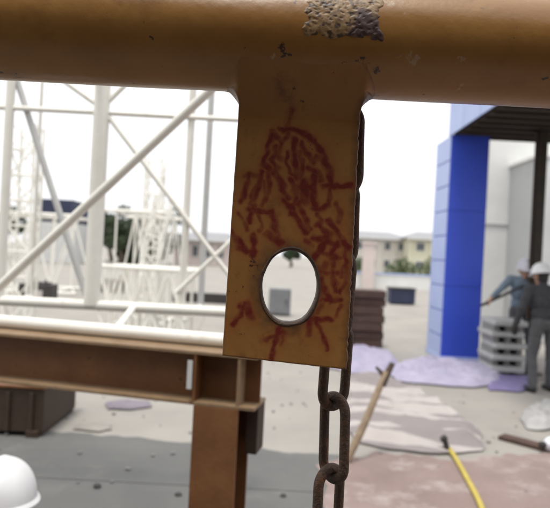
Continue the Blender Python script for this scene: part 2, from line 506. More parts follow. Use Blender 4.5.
# red marker strokes (photograph pixels): points and half width
ST = [
 ([(292, 111), (290, 119), (287, 127)], 2.0, .55), ([(273, 131), (269, 146), (263, 165)], 2.6, .9), ([(273, 132), (282, 143), (289, 134)], 2.3, .8),
 ([(290, 128), (303, 133), (314, 141), (324, 156)], 2.8, .95), ([(294, 139), (295, 158), (297, 177)], 3.0, .95),
 ([(287, 152), (287, 163), (290, 172), (297, 177)], 2.0, .8), ([(266, 165), (281, 181), (285, 191)], 2.6, .9),
 ([(301, 143), (306, 152), (313, 162)], 2.6, .85), ([(283, 141), (277, 155), (282, 160)], 1.8, .65), ([(322, 156), (330, 171), (331, 182)], 3.2, .95),
 ([(312, 162), (318, 157), (324, 160)], 2.4, .8), ([(325, 186), (339, 186), (352, 185)], 2.6, 1.0), ([(244, 176), (251, 174), (258, 176)], 2.2, .7),
 ([(249, 174), (246, 188), (241, 201)], 2.5, .9), ([(262, 172), (258, 190), (252, 204), (250, 223)], 2.4, .85), ([(249, 209), (259, 211), (271, 212)], 2.3, .9),
 ([(264, 182), (266, 196), (262, 206)], 1.8, .6), ([(272, 213), (275, 226), (278, 242)], 3.2, .9), ([(267, 233), (273, 239), (281, 242)], 3.0, .85),
 ([(275, 171), (280, 184), (288, 197)], 2.6, .9), ([(304, 183), (304, 191), (305, 199)], 5.0, .95), ([(298, 186), (312, 188)], 3.0, .8),
 ([(290, 207), (298, 220), (306, 232)], 3.0, .95), ([(298, 205), (305, 216), (309, 229)], 2.5, .85), ([(314, 177), (313, 192), (315, 207)], 3.4, .9),
 ([(313, 208), (320, 209), (328, 206)], 2.6, .9), ([(329, 186), (330, 196), (328, 206)], 2.2, .8), ([(318, 214), (322, 220), (316, 226)], 2.4, .7),
 ([(328, 220), (336, 230), (342, 239), (348, 248)], 2.6, .95), ([(313, 238), (324, 240), (338, 246)], 3.0, .95), ([(331, 234), (322, 247), (314, 258)], 3.0, .9),
 ([(338, 243), (331, 254), (334, 264)], 2.8, .9), ([(319, 250), (330, 256), (340, 258)], 2.2, .8), ([(345, 247), (346, 262), (342, 276)], 2.4, .75),
 ([(231, 231), (238, 240), (246, 250)], 2.7, .9), ([(253, 235), (254, 245), (253, 256)], 2.8, .9), ([(239, 247), (247, 252), (254, 251)], 2.8, .85),
 ([(245, 305), (240, 315), (233, 325)], 2.5, .95), ([(240, 307), (247, 309), (252, 318)], 2.8, .85), ([(248, 303), (250, 312)], 2.4, .7),
 ([(279, 327), (276, 341), (271, 359)], 2.4, .95), ([(267, 340), (274, 336), (283, 333)], 2.3, .9), ([(283, 331), (281, 343)], 1.8, .6),
 ([(308, 320), (319, 319), (331, 320)], 2.4, .95), ([(310, 320), (309, 334)], 3.0, .8), ([(316, 322), (322, 334), (327, 349)], 2.0, .85),
 ([(321, 280), (325, 291), (331, 301)], 2.6, .9), ([(322, 300), (331, 300), (341, 300)], 2.6, .9), ([(332, 264), (333, 278), (336, 291)], 2.6, .85),
 ([(347, 268), (345, 282), (340, 293)], 2.0, .7),
 ([(279, 128), (284, 131), (291, 129)], 2.2, .8), ([(276, 147), (272, 160), (278, 168)], 2.4, .8), ([(300, 152), (303, 166), (300, 178)], 2.4, .85),
 ([(308, 168), (318, 172), (322, 180)], 2.6, .85), ([(268, 172), (270, 186), (266, 200)], 2.0, .75), ([(291, 180), (297, 192), (296, 202)], 2.6, .8),
 ([(283, 200), (290, 206), (300, 203)], 2.4, .75), ([(256, 186), (251, 196), (256, 206)], 2.0, .75), ([(238, 214), (244, 220), (247, 230)], 2.0, .6),
 ([(320, 226), (328, 234), (322, 240)], 2.6, .85), ([(336, 204), (341, 214), (338, 222)], 2.2, .7), ([(317, 268), (326, 274), (338, 272)], 2.4, .75),
 ([(258, 214), (262, 224), (260, 232)], 1.8, .6), ([(305, 240), (312, 246)], 2.4, .7), ([(340, 306), (336, 316)], 2.0, .6), ([(327, 262), (322, 272)], 2.4, .7), ([(323, 305), (318, 312)], 2.0, .7),
]
V = np.array(verts)
paint = np.zeros(len(V)); stain = np.zeros(len(V)); rust_and_shade = np.zeros(len(V))
jx = np.array([.0032 * mnoise.noise(Vector((p[0] * 95, p[2] * 95, 0))) for p in verts])
jz = np.array([.0032 * mnoise.noise(Vector((p[0] * 95, p[2] * 95, 9))) for p in verts])
fr_mask = V[:, 1] < YP
for pts, w, stg in ST:
    q = [plate_xy(*p) for p in pts]
    best = np.full(len(V), 1e9)
    for a, b in zip(q[:-1], q[1:]):
        a = np.array(a); b = np.array(b)
        d = b - a
        rel = np.stack([V[:, 0] + jx - a[0], V[:, 2] + jz - a[1]], 1)
        t = np.clip((rel @ d) / (d @ d), 0, 1)
        best = np.minimum(best, np.linalg.norm(rel - t[:, None] * d, axis=1))
    hw = w * 1.12 * PXM
    val = np.clip((hw * 1.45 - best) / (hw * .95), 0, 1) * stg
    paint = np.maximum(paint, val)
    stain = np.maximum(stain, np.clip(1 - best / (hw * 4.0), 0, 1) * .75)
# thin red film over the right-hand flank, dark worn steel and imitated bore shade round the hole
c0 = plate_xy(336, 262)
stain = np.maximum(stain, np.exp(-(((V[:, 0] - c0[0]) / .030) ** 2 + ((V[:, 2] - c0[1]) / .075) ** 2)) * .9)
er = np.sqrt(((V[:, 0] - hc[0]) / ha) ** 2 + ((V[:, 2] - hc[1]) / hb) ** 2)
rust_and_shade = np.clip(1 - (er - 1.05) / (.34 + .25 * np.clip((hc[0] - V[:, 0]) / ha, 0, 1)), 0, 1)  # rust halo, its left side widened to imitate the shaded bore
xr_arr = np.array([side_x(p[2], 1) for p in verts])
rust_and_shade = np.maximum(rust_and_shade, np.clip(1 - (xr_arr - V[:, 0]) / .012, 0, 1) * .9)
xl_arr = np.array([side_x(p[2], -1) for p in verts])
rust_and_shade = np.maximum(rust_and_shade, np.clip(1 - (V[:, 0] - xl_arr) / .004, 0, 1) * .6)
paint *= fr_mask; stain *= fr_mask
mb = MB(); mb.add(verts, faces)

def plate_material():
    m = material('ochre_plate_paint', (.305, .148, .040), (.245, .108, .027), 11, .45, .06, .4, dirt=(.15, .058, .018), dirt_amt=.44, dirt_scale=16, bscale=70)
    n, l = m.node_tree.nodes, m.node_tree.links
    b = n['Principled BSDF']
    src = b.inputs['Base Color'].links[0].from_socket
    tc = n.new('ShaderNodeTexCoord')
    nz = n.new('ShaderNodeTexNoise'); nz.inputs['Scale'].default_value = 90; nz.inputs['Detail'].default_value = 6
    l.new(tc.outputs['Object'], nz.inputs['Vector'])
    def layer(col_in, attr, color, gain, off):
        at = n.new('ShaderNodeAttribute'); at.attribute_name = attr
        m1 = n.new('ShaderNodeMath'); m1.operation = 'MULTIPLY_ADD'
        l.new(nz.outputs['Fac'], m1.inputs[0]); m1.inputs[1].default_value = gain; m1.inputs[2].default_value = off
        m2 = n.new('ShaderNodeMath'); m2.operation = 'MULTIPLY'; m2.use_clamp = True
        l.new(at.outputs['Fac'], m2.inputs[0]); l.new(m1.outputs[0], m2.inputs[1])
        mm = n.new('ShaderNodeMix'); mm.data_type = 'RGBA'
        l.new(m2.outputs[0], mm.inputs[0]); l.new(col_in, mm.inputs[6]); mm.inputs[7].default_value = (*color, 1)
        return mm.outputs[2]
    c = layer(src, 'rust_and_shade', (.045, .026, .018), 1.6, -.05)
    c = layer(c, 'stain', (.24, .055, .018), 1.5, -.1)
    c = layer(c, 'paint', (.13, .014, .009), 1.9, .05)
    l.new(c, b.inputs['Base Color'])
    return m
M['plate'] = plate_material()
spots(M['plate'], (.05, .026, .016), 45, .655)
plate = mb.build('lug_plate', M['plate'], frame, True)
plate['label'] = 'ochre lug plate with an oval hole and red paint strokes'
for nm, arr in (('paint', paint), ('stain', stain), ('rust_and_shade', rust_and_shade)):
    at = plate.data.attributes.new(nm, 'FLOAT', 'POINT')
    at.data.foreach_set('value', arr.astype(np.float32))

# worn rim and bore of the hole
mb = MB()
prof = [(1.14, .0006), (1.11, -.0004), (1.07, -.0006), (1.035, .0004), (1.0, .0032), (.992, .006), (.995, TH - .006), (1.03, TH - .001), (1.10, TH + .0006)]
NA = 120
vs, fs = [], []
for k in range(NA):
    a = 2 * math.pi * k / NA
    for q, (s_, dy) in enumerate(prof):
        w = 1 + .035 * mnoise.noise(Vector((math.cos(a) * 1.6, math.sin(a) * 1.6, q * .12))) + .008 * mnoise.noise(Vector((math.cos(a) * 9, math.sin(a) * 9, q * .3)))
        extra = (s_ - 1) * ha
        vs.append((hc[0] + math.cos(a) * (ha * w + extra), YP - TH / 2 + dy, hc[1] + math.sin(a) * (hb * w + extra)))
np_ = len(prof)
for k in range(NA):
    for q in range(np_ - 1):
        k2 = (k + 1) % NA
        fs.append((k * np_ + q, k * np_ + q + 1, k2 * np_ + q + 1, k2 * np_ + q))
mb.add(vs, fs)
M['rim'] = material('worn_dark_steel', (.085, .045, .026), (.04, .026, .02), 35, .6, .2, .4, .1, dirt=(.13, .065, .025), dirt_amt=.45, dirt_scale=25)
mb.build('hole_rim', M['rim'], plate, True)

# corroded doubler patch on the front of the pipe
def on_pipe(px, py, off):
    d = P(px, py, 1.0) - Vector((0, 0, H))
    oy, oz = -YP, H - ZC
    r = RP + off
    a = d.y ** 2 + d.z ** 2; b = 2 * (oy * d.y + oz * d.z); c = oy * oy + oz * oz - r * r
    disc = b * b - 4 * a * c
    t = (-b - math.sqrt(max(0, disc))) / (2 * a)
    return Vector((0, 0, H)) + d * t
p0, p1 = on_pipe(296, 43, 0), on_pipe(390, 39, 0)
a0 = math.atan2(p0.z - ZC, p0.y - YP)
vs, fs = [], []
NA_, NB_ = 110, 110
for i in range(NA_ + 1):
    for j in range(NB_ + 1):
        u, v = i / NA_, j / NB_
        x = p0.x + (p1.x - p0.x) * u + .0018 * mnoise.noise(Vector((v * 9, u * 3, 1)))
        a = a0 - v * math.radians(78) + .03 * mnoise.noise(Vector((u * 9, v * 3, 4)))
        e = min(u, 1 - u, v, 1 - v)
        hgt = .0011 * min(1, e / .05) + .0006 * mnoise.noise(Vector((u * 11, v * 11, 2))) * min(1, e / .05) - .0006
        pit = mnoise.noise(Vector((u * 22, v * 22, 8)))
        hgt -= .0007 * min(1, max(0, (pit - .15) * 5))
        mk = e / .09 - .40 - 1.1 * mnoise.noise(Vector((u * 6, v * 6, 12))) - .5 * mnoise.noise(Vector((u * 19, v * 19, 13)))
        mk = min(1, max(0, mk))
        r = RP + .0004 - .0024 * (1 - mk) + max(hgt, -.0003) * mk
        vs.append((x, YP + r * math.cos(a), ZC + r * math.sin(a)))
for i in range(NA_):
    for j in range(NB_):
        k = i * (NB_ + 1) + j
        fs.append((k, k + 1, k + NB_ + 2, k + NB_ + 1))
mb = MB(); mb.add(vs, fs)
def patch_material():
    m = material('corroded_patch', (.33, .21, .10), (.25, .15, .065), 40, .5, .12, .4, dirt=(.06, .035, .028), dirt_amt=.48, dirt_scale=34, bscale=160)
    n, l = m.node_tree.nodes, m.node_tree.links
    b = n['Principled BSDF']
    src = b.inputs['Base Color'].links[0].from_socket
    at = n.new('ShaderNodeAttribute'); at.attribute_name = 'purple'
    mm = n.new('ShaderNodeMix'); mm.data_type = 'RGBA'
    l.new(at.outputs['Fac'], mm.inputs[0]); l.new(src, mm.inputs[6]); mm.inputs[7].default_value = (.055, .030, .038, 1)
    at = n.new('ShaderNodeAttribute'); at.attribute_name = 'pits'
    m3 = n.new('ShaderNodeMix'); m3.data_type = 'RGBA'
    l.new(at.outputs['Fac'], m3.inputs[0]); l.new(mm.outputs[2], m3.inputs[6]); m3.inputs[7].default_value = (.05, .028, .02, 1)
    l.new(m3.outputs[2], b.inputs['Base Color'])
    return m
pt = mb.build('corroded_patch', patch_material(), frame, True)
pt['label'] = 'flaking pitted patch with purple brown rust'
pv = []; pits = []
for i in range(NA_ + 1):
    for j in range(NB_ + 1):
        u, v = i / NA_, j / NB_
        pits.append(min(1, max(0, (mnoise.noise(Vector((u * 13, v * 13, 8))) + .5 * mnoise.noise(Vector((u * 30, v * 30, 1))) - .12) * 5)) * .9)
        q = 1 - (((u - .78) / .26) ** 2 + ((v - .22) / .30) ** 2)
        pv.append(min(1, max(0, q * 1.6 + 1.1 * mnoise.noise(Vector((u * 8, v * 8, 3))))) * .9)
at = pt.data.attributes.new('pits', 'FLOAT', 'POINT'); at.data.foreach_set('value', np.array(pits, dtype=np.float32))
at = pt.data.attributes.new('purple', 'FLOAT', 'POINT'); at.data.foreach_set('value', np.array(pv, dtype=np.float32))

# ------------------------------------------------------------------ hanging chain
YC = .905
ctop = P(343, 200, YC); cbot = P(331, 440, YC)
CX = cbot.x + .0025
eye_z = z_pipe - .02
MB().path([(CX, YC + math.cos(a) * .034, eye_z + math.sin(a) * .034) for a in [2 * math.pi * k / 28 for k in range(28)]], .010, 12, True).build('chain_eye', M['pipe'], frame, True)
rod, pitch, wid = .0078, .110, .047
def link_mesh():
    mb = MB()
    hl, hw = (pitch + 2 * rod) / 2, wid / 2
    st = hl - hw
    pts = []
    for k in range(17):
        a = math.pi * k / 16
        pts.append((hw * math.cos(a), 0, st + hw * math.sin(a)))
    for k in range(1, 6): pts.append((-hw, 0, st - 2 * st * k / 6))
    for k in range(17):
        a = math.pi + math.pi * k / 16
        pts.append((hw * math.cos(a), 0, -st + hw * math.sin(a)))
    for k in range(1, 6): pts.append((hw, 0, -st + 2 * st * k / 6))
    mb.path(pts, rod, 12, True)
    return mb
lm = link_mesh()
zref = P(331, 437, YC).z                       # centre of the link that hangs clear below the plate
ztop = eye_z - .034 - .010 - pitch / 2 + .004
k_up = int((ztop - zref) / pitch)
shift = 0.0
zs = [zref + k * pitch for k in range(k_up + 3, -6, -1)]
zs = [z for z in zs if z + pitch / 2 + rod < z_pipe + .012]
chain = thing('chain', 'rusty dark steel chain hanging behind the holed lug plate', 'chain', (CX, YC, zs[-1] - pitch / 2))
link_me = None
# the ring sits where the top link ends
for o in frame.children:
    if o.name.startswith('chain_eye'):
        o.location.z += (zs[0] + pitch / 2 + rod * .5) - (eye_z - .034)
zt0, zt1 = zs[0] + pitch / 2 + .045, ZC - .03
if zt1 > zt0: MB().box(CX, YC - .004, (zt0 + zt1) / 2, .016, .03, zt1 - zt0, None, .002).build('chain_tab', M['pipe'], frame)

for k, z in enumerate(zs):
    if link_me is None:
        lo_ = lm.build('link', M['chain'], None, True, at=(0, 0, 0))
        link_me = lo_.data
        lo_.parent = chain
    else:
        lo_ = bpy.data.objects.new('link', link_me); C.objects.link(lo_); lo_.parent = chain
    lo_.location = (random.uniform(-.002, .002), random.uniform(-.002, .002), z - chain.location.z)
    lo_.rotation_euler = (random.uniform(-.03, .03), random.uniform(-.04, .04), math.radians((40 if k % 2 else -50) + random.uniform(-6, 6)))

# ------------------------------------------------------------------ brown trestle under the white lattice
tA, tB = P(0, 345, 2.78), P(262, 372, 2.50)     # centre line of the H beam, left edge of the frame to its right end
tdir = Vector((tB.x - tA.x, tB.y - tA.y, 0)).normalized()
tnor = Vector((-tdir.y, tdir.x, 0))             # away from the camera
yaw = math.atan2(tdir.y, tdir.x)
RZ = Matrix.Rotation(yaw, 3, 'Z')
tend = Vector((tB.x, tB.y, 0))
z_ft = 1.178; BH = .225; FW = .20; FT = .014
Lb = 3.1
trestle = thing('steel_trestle', 'brown steel H beam trestle carrying the white tubular lattice', 'trestle', (tend.x - tdir.x * Lb / 2, tend.y - tdir.y * Lb / 2, 0))
mid_ = tend - tdir * (Lb / 2)
MB().box(mid_.x, mid_.y, z_ft - FT / 2, Lb, FW, FT, RZ, .002).build('top_flange', M['flange_tan'], trestle)
MB().box(mid_.x, mid_.y, z_ft - BH + FT / 2, Lb, FW, FT, RZ, .002).build('bottom_flange', M['flange_tan'], trestle)
MB().box(mid_.x, mid_.y, z_ft - BH / 2, Lb - .004, .010, BH - 2 * FT, RZ).build('web', M['beam_brown'], trestle)
for dist in (.075, .265, 2.8):
    c = tend - tdir * dist
    for s in (-1, 1):
        q = c + tnor * s * .052
        MB().box(q.x, q.y, z_ft - BH / 2, .010, .092, BH - 2 * FT - .001, RZ).build('stiffener', M['beam_brown'] if dist > .1 else M['flange_tan'], trestle)
for dist in (.165, 2.8):
    c = tend - tdir * dist
    zc_ = (z_ft - BH) / 2
    for s in (-1, 1):
        q = c + tnor * s * .095
        MB().box(q.x, q.y, zc_ + .006, .195, .012, z_ft - BH - .014, RZ, .002).build('column_flange', M['beam_brown'], trestle)
    MB().box(c.x, c.y, zc_ + .006, .009, .178, z_ft - BH - .014, RZ).build('column_web', M['beam_brown'], trestle)
    MB().box(c.x, c.y, .008 + .005, .30, .30, .016, RZ, .002).build('base_plate', M['beam_brown'], trestle)
# knee bracket hanging behind the column head
c = tend - tdir * .03 + tnor * .05
MB().box(c.x, c.y, z_ft - BH - .105, .05, .12, .20, RZ, .002).build('bracket', M['crate'], trestle)
c = tend - tdir * .285 - tnor * .103
MB().box(c.x, c.y, z_ft - .10, .022, .004, .12, RZ, .001).build('label_strip', M['palesteel'], trestle)

# ------------------------------------------------------------------ white lattice section lying on the trestle
def foot_on(px, py, Y): return P(px, py, Y)
zc1 = z_ft + .031
a_l = tA - tdir * .9 + tnor * .05
b_r = tend - tdir * .02 + tnor * .05
lat = thing('lattice_section', 'big white tubular lattice section resting on the brown H beam', 'lattice', ((a_l.x + b_r.x) / 2, 3.3, z_ft))
f0 = Vector((a_l.x, a_l.y, zc1)); f1 = Vector((b_r.x, b_r.y, zc1))
def bar(name, a, b, r, parent, mat='white', n=14):
    return MB().tube(a, b, r, n=n).build(name, M[mat], parent, True)
bar('chord', f0, f1, .030, lat)
YR = 3.84
r0, r1 = P(-140, 290, YR), P(262, 317, YR)
zr = (r0.z + r1.z) / 2
r0.z = r1.z = zr
bar('chord', r0, r1, .033, lat)
for t in (.02, .33, .68, .985):                   # cross tubes between the two lower chords
    bar('cross_tube', f0.lerp(f1, t), r0.lerp(r1, t), .021, lat)
node = P(99, 108, YR); foot = P(91.5, 306, YR); foot.z = zr
node.x = foot.x + (node.x - foot.x) * .6
top_ = node.copy(); top_.z = 3.4
bar('post', (foot.x, YR, zr), (foot.x, YR, 3.4), .052, lat, n=20)
nd = Vector((foot.x, YR, node.z))
bar('chord', P(-140, 100, YR) * 1, P(262, 121, YR), .017, lat)
bar('brace', nd, P(40, 64, YR), .017, lat)
bar('brace', nd, P(150, 60, YR), .017, lat)
bar('brace', nd, P(232, 279, YR), .016, lat)
bar('brace', P(232, 240, YR), P(176, 293, YR), .015, lat)
bar('brace', P(86, 296, YR + .03), P(8, 52, YR + .03), .021, lat, 'greytube')
bar('post', (P(187, 200, YR + .02).x, YR + .02, zr), (P(187, 200, YR).x, YR + .02, 3.4), .024, lat)
bar('post', (P(206, 200, YR + .3).x, YR + .3, zr - .02), (P(206, 200, YR + .3).x, YR + .3, 3.4), .022, lat, 'greytube')
bar('cross_tube', (P(206, 200, YR + .3).x, YR + .3, zr), (P(206, 200, YR + .3).x, YR, zr), .02, lat)
bar('post', (P(5, 200, YR).x, YR, zr), (P(5, 200, YR).x, YR, 3.4), .03, lat)
bar('post', (P(36, 200, YR + .3).x, YR + .3, zr - .02), (P(36, 200, YR + .3).x, YR + .3, 3.4), .013, lat)
bar('cross_tube', (P(36, 200, YR + .3).x, YR + .3, zr), (P(36, 200, YR + .3).x, YR, zr), .02, lat)
# the long diagonal in the near face and the near upper chord behind the pipe
dA, dB = P(-34, 327, 2.90), P(222, 79, 2.62)
dA.z = zc1
dB = dA + (dB - dA) * 1.28
bar('brace', dA, dB, .0215, lat)
up0 = Vector((f0.x, f0.y, dB.z)); up1 = Vector((f1.x, f1.y, dB.z + .0))
bar('chord', up0, up1, .028, lat)
bar('post', f0.lerp(f1, .03), up0.lerp(up1, .03), .022, lat)
bar('cross_tube', up0.lerp(up1, .35), Vector((foot.x, YR, dB.z + .02)), .018, lat)
# a prop under the rear chord
bar('prop', (r1.x - .12, YR, .0), (r1.x - .12, YR, zr), .03, lat, 'greytube')
bar('prop', (r0.x + .6, YR, .0), (r0.x + .6, YR, zr), .03, lat, 'greytube')

# ------------------------------------------------------------------ lattice masts further back
def lattice(name, label, a, b, w, npan, rc, rb, group=None, mat='white'):
    a, b = Vector(a), Vector(b)
    t = thing(name, label, 'lattice', (a.x, a.y, min(a.z, b.z) - (w / 2 if abs((b - a).normalized().z) < .5 else 0)), group)
    d = (b - a).normalized()
    u = Vector((0, 0, 1)) if abs(d.z) < .5 else Vector((0, 1, 0))
    s_ = d.cross(u).normalized(); u = s_.cross(d).normalized()
    cor = [s_ * w / 2 * i + u * w / 2 * j for i, j in ((-1, -1), (1, -1), (1, 1), (-1, 1))]
    for c in cor: bar('chord', a + c, b + c, rc, t, mat, 8)
    for f in range(4):
        c0, c1 = cor[f], cor[(f + 1) % 4]
        for k in range(npan):
            p, q = a.lerp(b, k / npan), a.lerp(b, (k + 1) / npan)
            if k % 2: bar('brace', p + c0, q + c1, rb, t, mat, 6)
            else: bar('brace', p + c1, q + c0, rb, t, mat, 6)
            if k: bar('cross_tube', p + c0, p + c1, rb, t, mat, 6)
    return t
def stand(px, Y): return P(px, 254, Y).x
LG = 'white lattice masts standing in the yard'
x1 = stand(22, 11); lattice('lattice_mast', 'slim white lattice mast standing left of the stacked containers', (x1, 11, 0), (x1, 11, 3.75), .42, 8, .03, .018)
x1 = stand(151, 13); lattice('lattice_mast', 'white lattice mast standing upright among the lying lattice sections', (x1, 13, 0), (x1, 13, 3.55), .36, 9, .028, .016)
xl, xr_ = stand(104, 9), stand(196, 9)
lattice('lattice_section', 'white lattice section lying on the ground below its twin', (xl, 9.3, .33), (xr_ + .1, 9.0, .33), .60, 7, .032, .02, 'lying white lattice sections')
lattice('lattice_section', 'white lattice section stacked on top of its twin', (xl - .02, 9.3, .98), (xr_ + .05, 9.05, .98), .60, 8, .032, .02, 'lying white lattice sections')
lattice('lattice_section', 'taller white lattice section lying behind the stacked pair', (stand(112, 12), 12, 1.15), (stand(182, 12), 12, 1.15), 2.2, 4, .034, .018, 'lying white lattice sections')
lattice('lattice_section', 'wide white lattice section lying in front of the stacked containers', (stand(-50, 19), 19, 1.25), (stand(82, 19), 19.4, 1.25), 2.4, 6, .05, .03, 'lying white lattice sections')
x1 = stand(168, 10.6)
lattice('lattice_mast', 'leaning white lattice mast propped against the taller lying section', (x1 - .5, 10.4, .02), (x1 - .1, 10.55, 2.5), .28, 7, .022, .013)

# ------------------------------------------------------------------ things on the yard, left side
def ground_box(name, label, cat, px0, px1, pyt, pyb, depth, mat, bevel=.02, parts=None, group=None, rz=0.0):
    g = G((px0 + px1) / 2, pyb)
    wdt = (px1 - px0) / F * g.y
    top = P((px0 + px1) / 2, pyt, g.y).z
    t = thing(name, label, cat, (g.x, g.y + depth / 2, 0), group)
    RR = Matrix.Rotation(rz, 3, 'Z')
    MB().box(g.x, g.y + depth / 2, .02 + top / 2, wdt, depth, top - .04, RR, bevel).build('body', M[mat], t)
    return t, g, wdt, top
# dark skid box under the trestle
t, g, w, h = ground_box('skid_box', 'dark brown steel box on skids beneath the H beam', 'steel box', -75, 42, 386, 435, .8, 'crate', .01)
for s in (-.42, .42):
    MB().box(g.x + s * w, g.y + .4, .03, .10, .86, .06, None, .006).build('skid', M['crate'], t)
for k in range(5):
    MB().box(g.x + w * (-.4 + .2 * k), g.y - .012, h * .52, .03, .024, h * .8, None, .004).build('rib', M['crate'], t)
MB().box(g.x, g.y + .4, h + .012, w + .03, .84, .022, None, .005).build('lid', M['beam_brown'], t)
# generator
t, g, w, h = ground_box('generator', 'small dark generator with pale side panel behind the white diagonal tube', 'generator', 17, 50, 284, 303, .55, 'darkmetal', .04)
MB().box(g.x + .05, g.y - .006, h * .48, w * .4, .014, h * .4, None, .004).build('side_panel', M['palemetal'], t)
MB().box(g.x, g.y + .27, h + .02, w * .7, .3, .05, None, .015).build('fuel_tank', M['darkmetal'], t)
MB().tube((g.x + w * .3, g.y + .1, h - .02), (g.x + w * .3, g.y + .1, h + .12), .025).build('exhaust', M['darkmetal'], t, True)
for s in (-1, 1):
    MB().tube((g.x + s * w * .38, g.y - .03, .09), (g.x + s * w * .38, g.y + .05, .09), .09, n=18).build('wheel', M['darkmetal'], t, True)
# crates behind the lattice
for (x0, x1_, yt, yb, lab) in ((101, 121, 279, 293, 'dark wooden crate standing beside the white post foot'), (134, 151, 281, 291, 'low dark crate in front of the lying lattice sections')):
    t, g, w, h = ground_box('crate', lab, 'crate', x0, x1_, yt, yb, .6, 'timber_dark', .01)
    for k in range(3):
        MB().box(g.x, g.y - .012, h * (.18 + .32 * k), w + .02, .022, h * .22, None, .004).build('plank', M['timber_dark'], t)
    MB().box(g.x, g.y + .3, h - .005, w + .03, .64, .03, None, .005).build('lid', M['card'], t)
# long steel channel on ground
a, b = G(170, 301), G(226, 304)
mb = MB()
mb.box((a.x + b.x) / 2 + .2, a.y, .15, 2.2, .12, .30, None, .01)
tag(mb.build('steel_channel', M['darkmetal']), 'long dark steel beam lying beyond the white lattice right end', 'steel beam')
# grey box seen through the hole
t, g, w, h = ground_box('steel_cabinet', 'grey steel cabinet seen through the hole of the lug plate', 'cabinet', 268, 290, 289, 316, .5, 'greybox', .012)
MB().box(g.x, g.y - .006, h * .5, w * .82, .014, h * .8, None, .004).build('door', M['greybox'], t)
MB().box(g.x + w * .3, g.y - .024, h * .55, .02, .03, .12, None, .004).build('handle', M['darkmetal'], t)

# debris on the slab and behind it
def crumpled(name, label, cat, outline_px, mat, amp, seed, n=34, group=None, ripple=None, zbase=.012, kind=None, freq=1.0):
    pts = [G(*p) for p in outline_px]
    cx = sum(p.x for p in pts) / len(pts); cy = sum(p.y for p in pts) / len(pts)
    ang = [(math.atan2(p.y - cy, p.x - cx), (p.x - cx, p.y - cy)) for p in pts]
    # radial grid out to the outline
    def rad(a):
        best = None
        d = Vector((math.cos(a), math.sin(a)))
        for i in range(len(pts)):
            p = Vector((pts[i].x - cx, pts[i].y - cy)); q = Vector((pts[(i + 1) % len(pts)].x - cx, pts[(i + 1) % len(pts)].y - cy))
            e = q - p
            den = d.x * e.y - d.y * e.x
            if abs(den) < 1e-9: continue
            t = (p.x * e.y - p.y * e.x) / den
            s = (p.x * d.y - p.y * d.x) / den
            if t > 0 and -1e-6 <= s <= 1 + 1e-6: best = t if best is None else max(best, t)
        return best or .1
    NA, NR = 110, n
    vs, fs = [], []
    for i in range(NA):
        a = 2 * math.pi * i / NA
        r = rad(a) * (1 + .06 * mnoise.noise(Vector((math.cos(a) * 5, math.sin(a) * 5, seed))))
        for j in range(NR + 1):
            t = .02 + .98 * j / NR
            x, y = cx + math.cos(a) * r * t, cy + math.sin(a) * r * t
            fade = min(1, (1 - t) / .16)
            v = Vector((x * 3.2, y * 3.2, seed))
            v = Vector(((x * 1.5 + y * .8) * freq, (y * 3.4 - x * .9) * freq, seed))
            w_ = v + Vector((.5 * mnoise.noise(v * 1.7), .5 * mnoise.noise(v * 1.7 + Vector((5, 0, 0))), 0))
            z = (1 - abs(mnoise.noise(w_)) * 1.6) * .55 + (1 - 1.7 * abs(mnoise.noise(w_ * 2.6))) * .32 + (1 - 1.7 * abs(mnoise.noise(w_ * 5.5))) * .13
            z = amp * (.25 + z)
            if ripple:
                k, am = ripple
                z += am * (.5 + .5 * math.sin(k * (y + .16 * x) + 4.5 * mnoise.noise(Vector((x * 1.1, y * 1.1, seed + 3)))))
            vs.append((x, y, zbase + z * (.12 + .88 * fade)))
    for i in range(NA):
        i2 = (i + 1) % NA
        for j in range(NR):
            fs.append((i * (NR + 1) + j, i * (NR + 1) + j + 1, i2 * (NR + 1) + j + 1, i2 * (NR + 1) + j))
    fs.append(tuple(i * (NR + 1) for i in range(NA))[::-1])
    mb = MB(); mb.add(vs, fs)
    return tag(mb.build(name, M[mat], None, True), label, cat, group)

crumpled('tarpaulin', 'grey banded off-white tarpaulin spread on the ground right of the chain', 'tarpaulin',
         [(342, 376), (372, 374), (400, 384), (440, 404), (478, 430), (486, 452), (440, 456), (390, 450), (356, 444), (342, 420)], 'tarp', .05, 3.1, 44, ripple=(13.0, .06))
crumpled('plastic_sheet', 'crumpled lilac plastic sheet at the foot of the blue pillar', 'plastic sheet',
         [(386, 372), (410, 364), (432, 361), (462, 366), (490, 368), (505, 376), (500, 386), (470, 389), (430, 386), (396, 382)], 'lilac', .11, 8.2, freq=1.6)
crumpled('plastic_sheet', 'pale lilac plastic sheet beside the dark timber stack', 'plastic sheet',
         [(330, 352), (360, 348), (390, 354), (399, 364), (386, 374), (352, 374), (326, 368)], 'lilac', .09, 5.7, freq=1.6)
crumpled('plastic_sheet', 'dark purple plastic sheet in front of the board stack', 'plastic sheet',
         [(482, 377), (510, 374), (530, 378), (536, 388), (520, 393), (490, 391)], 'purple', .05, 2.9)
crumpled('cloth', 'faded purple cloth lying on the pale concrete under the H beam', 'cloth',
         [(104, 404), (125, 401), (150, 403), (152, 408), (130, 411), (108, 410)], 'mauve', .025, 1.3, 16)
crumpled('cardboard_scrap', 'flattened grey cardboard scrap at the edge of the shade-grey slab', 'cardboard',
         [(72, 430), (82, 424), (104, 424), (112, 430), (98, 433)], 'card', .012, 4.4, 12)

